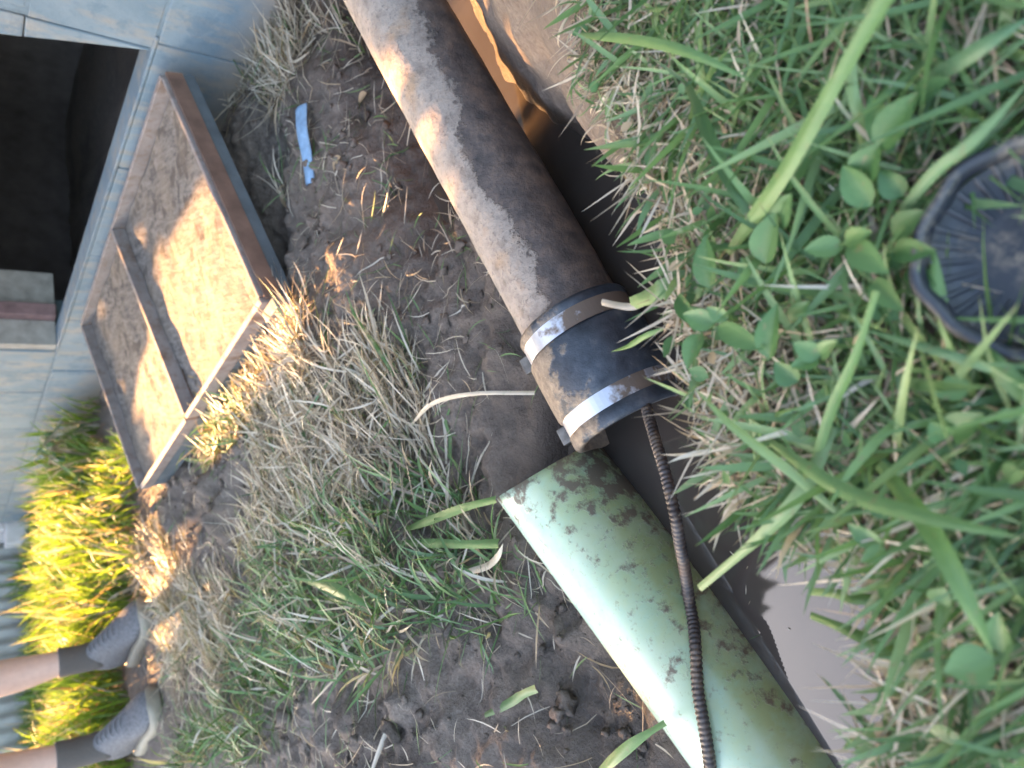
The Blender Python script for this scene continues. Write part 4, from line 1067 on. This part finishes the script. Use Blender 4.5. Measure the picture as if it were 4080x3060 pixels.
# ------------------------------------------------------------------ unseen leaf screen added to block the low sun, with gaps for sun patches
LIT = [  # ground patches the photograph shows in sun, as outlines in the photograph and the height they lie at
 (-.06, [(880, 770), (940, 860), (1020, 1010), (1110, 1230), (960, 1400), (850, 1600), (770, 1690), (690, 1360), (700, 1150), (730, 1000), (830, 850)]),
 (-.06, [(650, 1300), (760, 1500), (800, 1700), (620, 1940), (560, 1860), (600, 1560)]),
 (-.04, [(610, 1360), (570, 1520), (530, 1720), (500, 1600), (560, 1480)]),
 (-.12, [(620, 1780), (250, 1850), (20, 2250), (60, 2640), (330, 2600), (540, 2380), (560, 2150), (600, 1990)]),
 (-.05, [(0, 2700), (420, 2740), (400, 2960), (0, 3050)]),
 (-.10, [(380, 2380), (560, 2360), (470, 2480)]),
 (-.12, [(1290, -200), (1390, -200), (1470, 150), (1400, 140), (1330, 40)]),
 (-.20, [(1780, -300), (2010, -300), (2070, 430), (1970, 430)]),
 (-.13, [(1960, -300), (2110, -300), (2140, 230), (2080, 360), (2000, 230)]),
 (-.13, [(1060, 820), (1180, 860), (1140, 1040), (1060, 980)]),
 (-.13, [(940, 1430), (1000, 1480), (960, 1700), (900, 1640)]),
 (-.13, [(620, 2150), (720, 2200), (700, 2500), (640, 2480)]),
]
nl = 42000
q_ = np.array([SUN.x, SUN.y]); q_ = q_ / np.linalg.norm(q_); p_ = np.array([-q_[1], q_[0]])
if p_[0] < 0: p_ = -p_
def sun_gap(C_, mx=.06, mz=.045):
    """False where a leaf would stand in a beam that reaches one of the sunlit patches"""
    keep = np.ones(len(C_), bool)
    S3 = np.array(SUN[:])
    for (zg, poly) in LIT:
        tt = (C_[:, 2] - zg) / SUN.z; G = C_ - S3[None] * tt[:, None]
        for (ox, oz) in ((0, 0), (1, 0), (-1, 0), (0, 1), (0, -1), (.7, .7), (-.7, .7), (.7, -.7), (-.7, -.7)):
            e_ = oz * mz / math.tan(SUN_EL)
            G2 = G + np.array([p_[0] * ox * mx, p_[1] * ox * mx, 0])[None] + np.array([q_[0] * e_, q_[1] * e_, 0])[None]
            G2[:, 2] = zg
            px, py = proj(G2); keep &= ~inpoly(px, py, poly)
    # beams that would strike the house wall stay closed
    wn3 = np.array(Wn[:]); w03 = np.array(W0[:]); t_ = ((C_ - w03[None]) @ wn3) / (S3 @ wn3); Hh = C_ - S3[None] * t_[:, None]
    sw = (Hh - w03[None]) @ np.array(Wd[:]); keep |= (sw > -1.5) & (sw < 4.1) & (Hh[:, 2] > .02) & (Hh[:, 2] < 1.5)
    return keep
def leaf_cloud(name, C_, Lr, parent, mat, bias):
    n = len(C_); ang = rng.uniform(0, 6.28, n); L = rng.uniform(Lr[0], Lr[1], n)
    d1 = np.stack([np.cos(ang) * p_[0], np.cos(ang) * p_[1], np.sin(ang)], 1); d1 += rng.normal(0, bias, (n, 3)); d1 /= np.linalg.norm(d1, axis=1)[:, None]
    s1 = np.cross(d1, np.array([q_[0], q_[1], 0])[None] + rng.normal(0, bias * 1.2, (n, 3))); s1 /= np.linalg.norm(s1, axis=1)[:, None]
    Vh = np.stack([C_ - d1 * L[:, None] * .6, C_ + s1 * L[:, None] * .42, C_ + d1 * L[:, None] * .6, C_ - s1 * L[:, None] * .42], 1).reshape(-1, 3)
    tn = np.repeat(rng.random(n), 4)
    o = link(name, np_mesh(name, Vh, np.arange(4 * n).reshape(-1, 4), False, {'tint': tn, 'dry': tn * 0, 'along': tn * 0 + .5}), mat, parent); o['kind'] = 'stuff'; return o
al = rng.uniform(5.6, 6.5, nl); pe = rng.uniform(-1.6, 5.2, nl); zt = rng.uniform(-.12, 3.6, nl)
C_ = np.stack([q_[0] * al + p_[0] * pe, q_[1] * al + p_[1] * pe, zt], 1)
C_ = C_[sun_gap(C_)]
hc = q_ * 6.0 + p_ * 1.9
added_hedge = empty('added_hedge', (hc[0], hc[1], -.2), 'unseen leaf screen added left of the scene, gapped to shape the sun patches', 'added_hedge')
leaf_cloud('foliage', C_, (.06, .10), added_hedge, M_bush, .25)
M_bark = plain('screen_bark', (.10, .075, .055), .9, .3, 30, .6, .004)
for i in range(8):
    pe_ = -1.4 + i * .85; b0 = q_ * 6.4 + p_ * pe_
    Vs, Fs = tube_path([Vector((b0[0], b0[1], -.25)), Vector((b0[0] + .05, b0[1], .8)), Vector((b0[0], b0[1] + .06, 1.8)), Vector((b0[0] - .04, b0[1], 2.7))], [.035, .028, .02, .008], 8)
    link('trunk', py_mesh('trunk', Vs, Fs, True), M_bark, added_hedge)
# unseen tree added behind it so that its crown darkens the water reflection
tb = Vector((-4.9, 7.2, -.25))
tree = empty('added_tree', tb, 'unseen spreading tree added behind the leaf screen to darken the water reflection', 'tree')
nt_ = 15000
u1 = rng.normal(0, 1, (nt_, 3)); u1 /= np.linalg.norm(u1, axis=1)[:, None]; rad_ = rng.random(nt_) ** .38
ctr = np.array([-1.5, 6.9, 5.2]); Ct = ctr[None] + u1 * rad_[:, None] * np.array([4.2, 2.3, 3.1])[None]
Ct = Ct[(vnoise(Ct[:, 0] * .9 + Ct[:, 1], Ct[:, 2] * .9, 5) > -.30)]
# keep the low sun clear of the crown's underside
tt = (Ct[:, 2] + .1) / SUN.z; G = Ct - np.array(SUN[:])[None] * tt[:, None]
Ct = Ct[(Ct[:, 2] > 3.3) & ~((np.abs(G[:, 0]) < 1.6) & (G[:, 1] > .2) & (G[:, 1] < 4.5))]
leaf_cloud('crown', Ct, (.18, .34), tree, M_bush, .6)
Vs, Fs = tube_path([tb, tb + Vector((.15, 0, 1.6)), tb + Vector((.6, 0, 3.4)), tb + Vector((1.4, -.1, 5.2)), tb + Vector((2.2, -.2, 7.4))], [.26, .2, .17, .11, .04], 12)
link('trunk', py_mesh('trunk', Vs, Fs, True), M_bark, tree)
for k in range(7):
    st_ = tb + Vector((.5 + k * .18, 0, 3.1 + k * .5)); en = Vector((random.uniform(-6.5, 2), random.uniform(5.6, 8.2), random.uniform(5, 8.5)))
    Vs, Fs = tube_path(spline([st_, st_.lerp(en, .5) + Vector((0, 0, .4)), en], 8), [.08 * (1 - i / 9) + .012 for i in range(9)], 8)
    link('branch', py_mesh('branch', Vs, Fs, True), M_bark, tree)
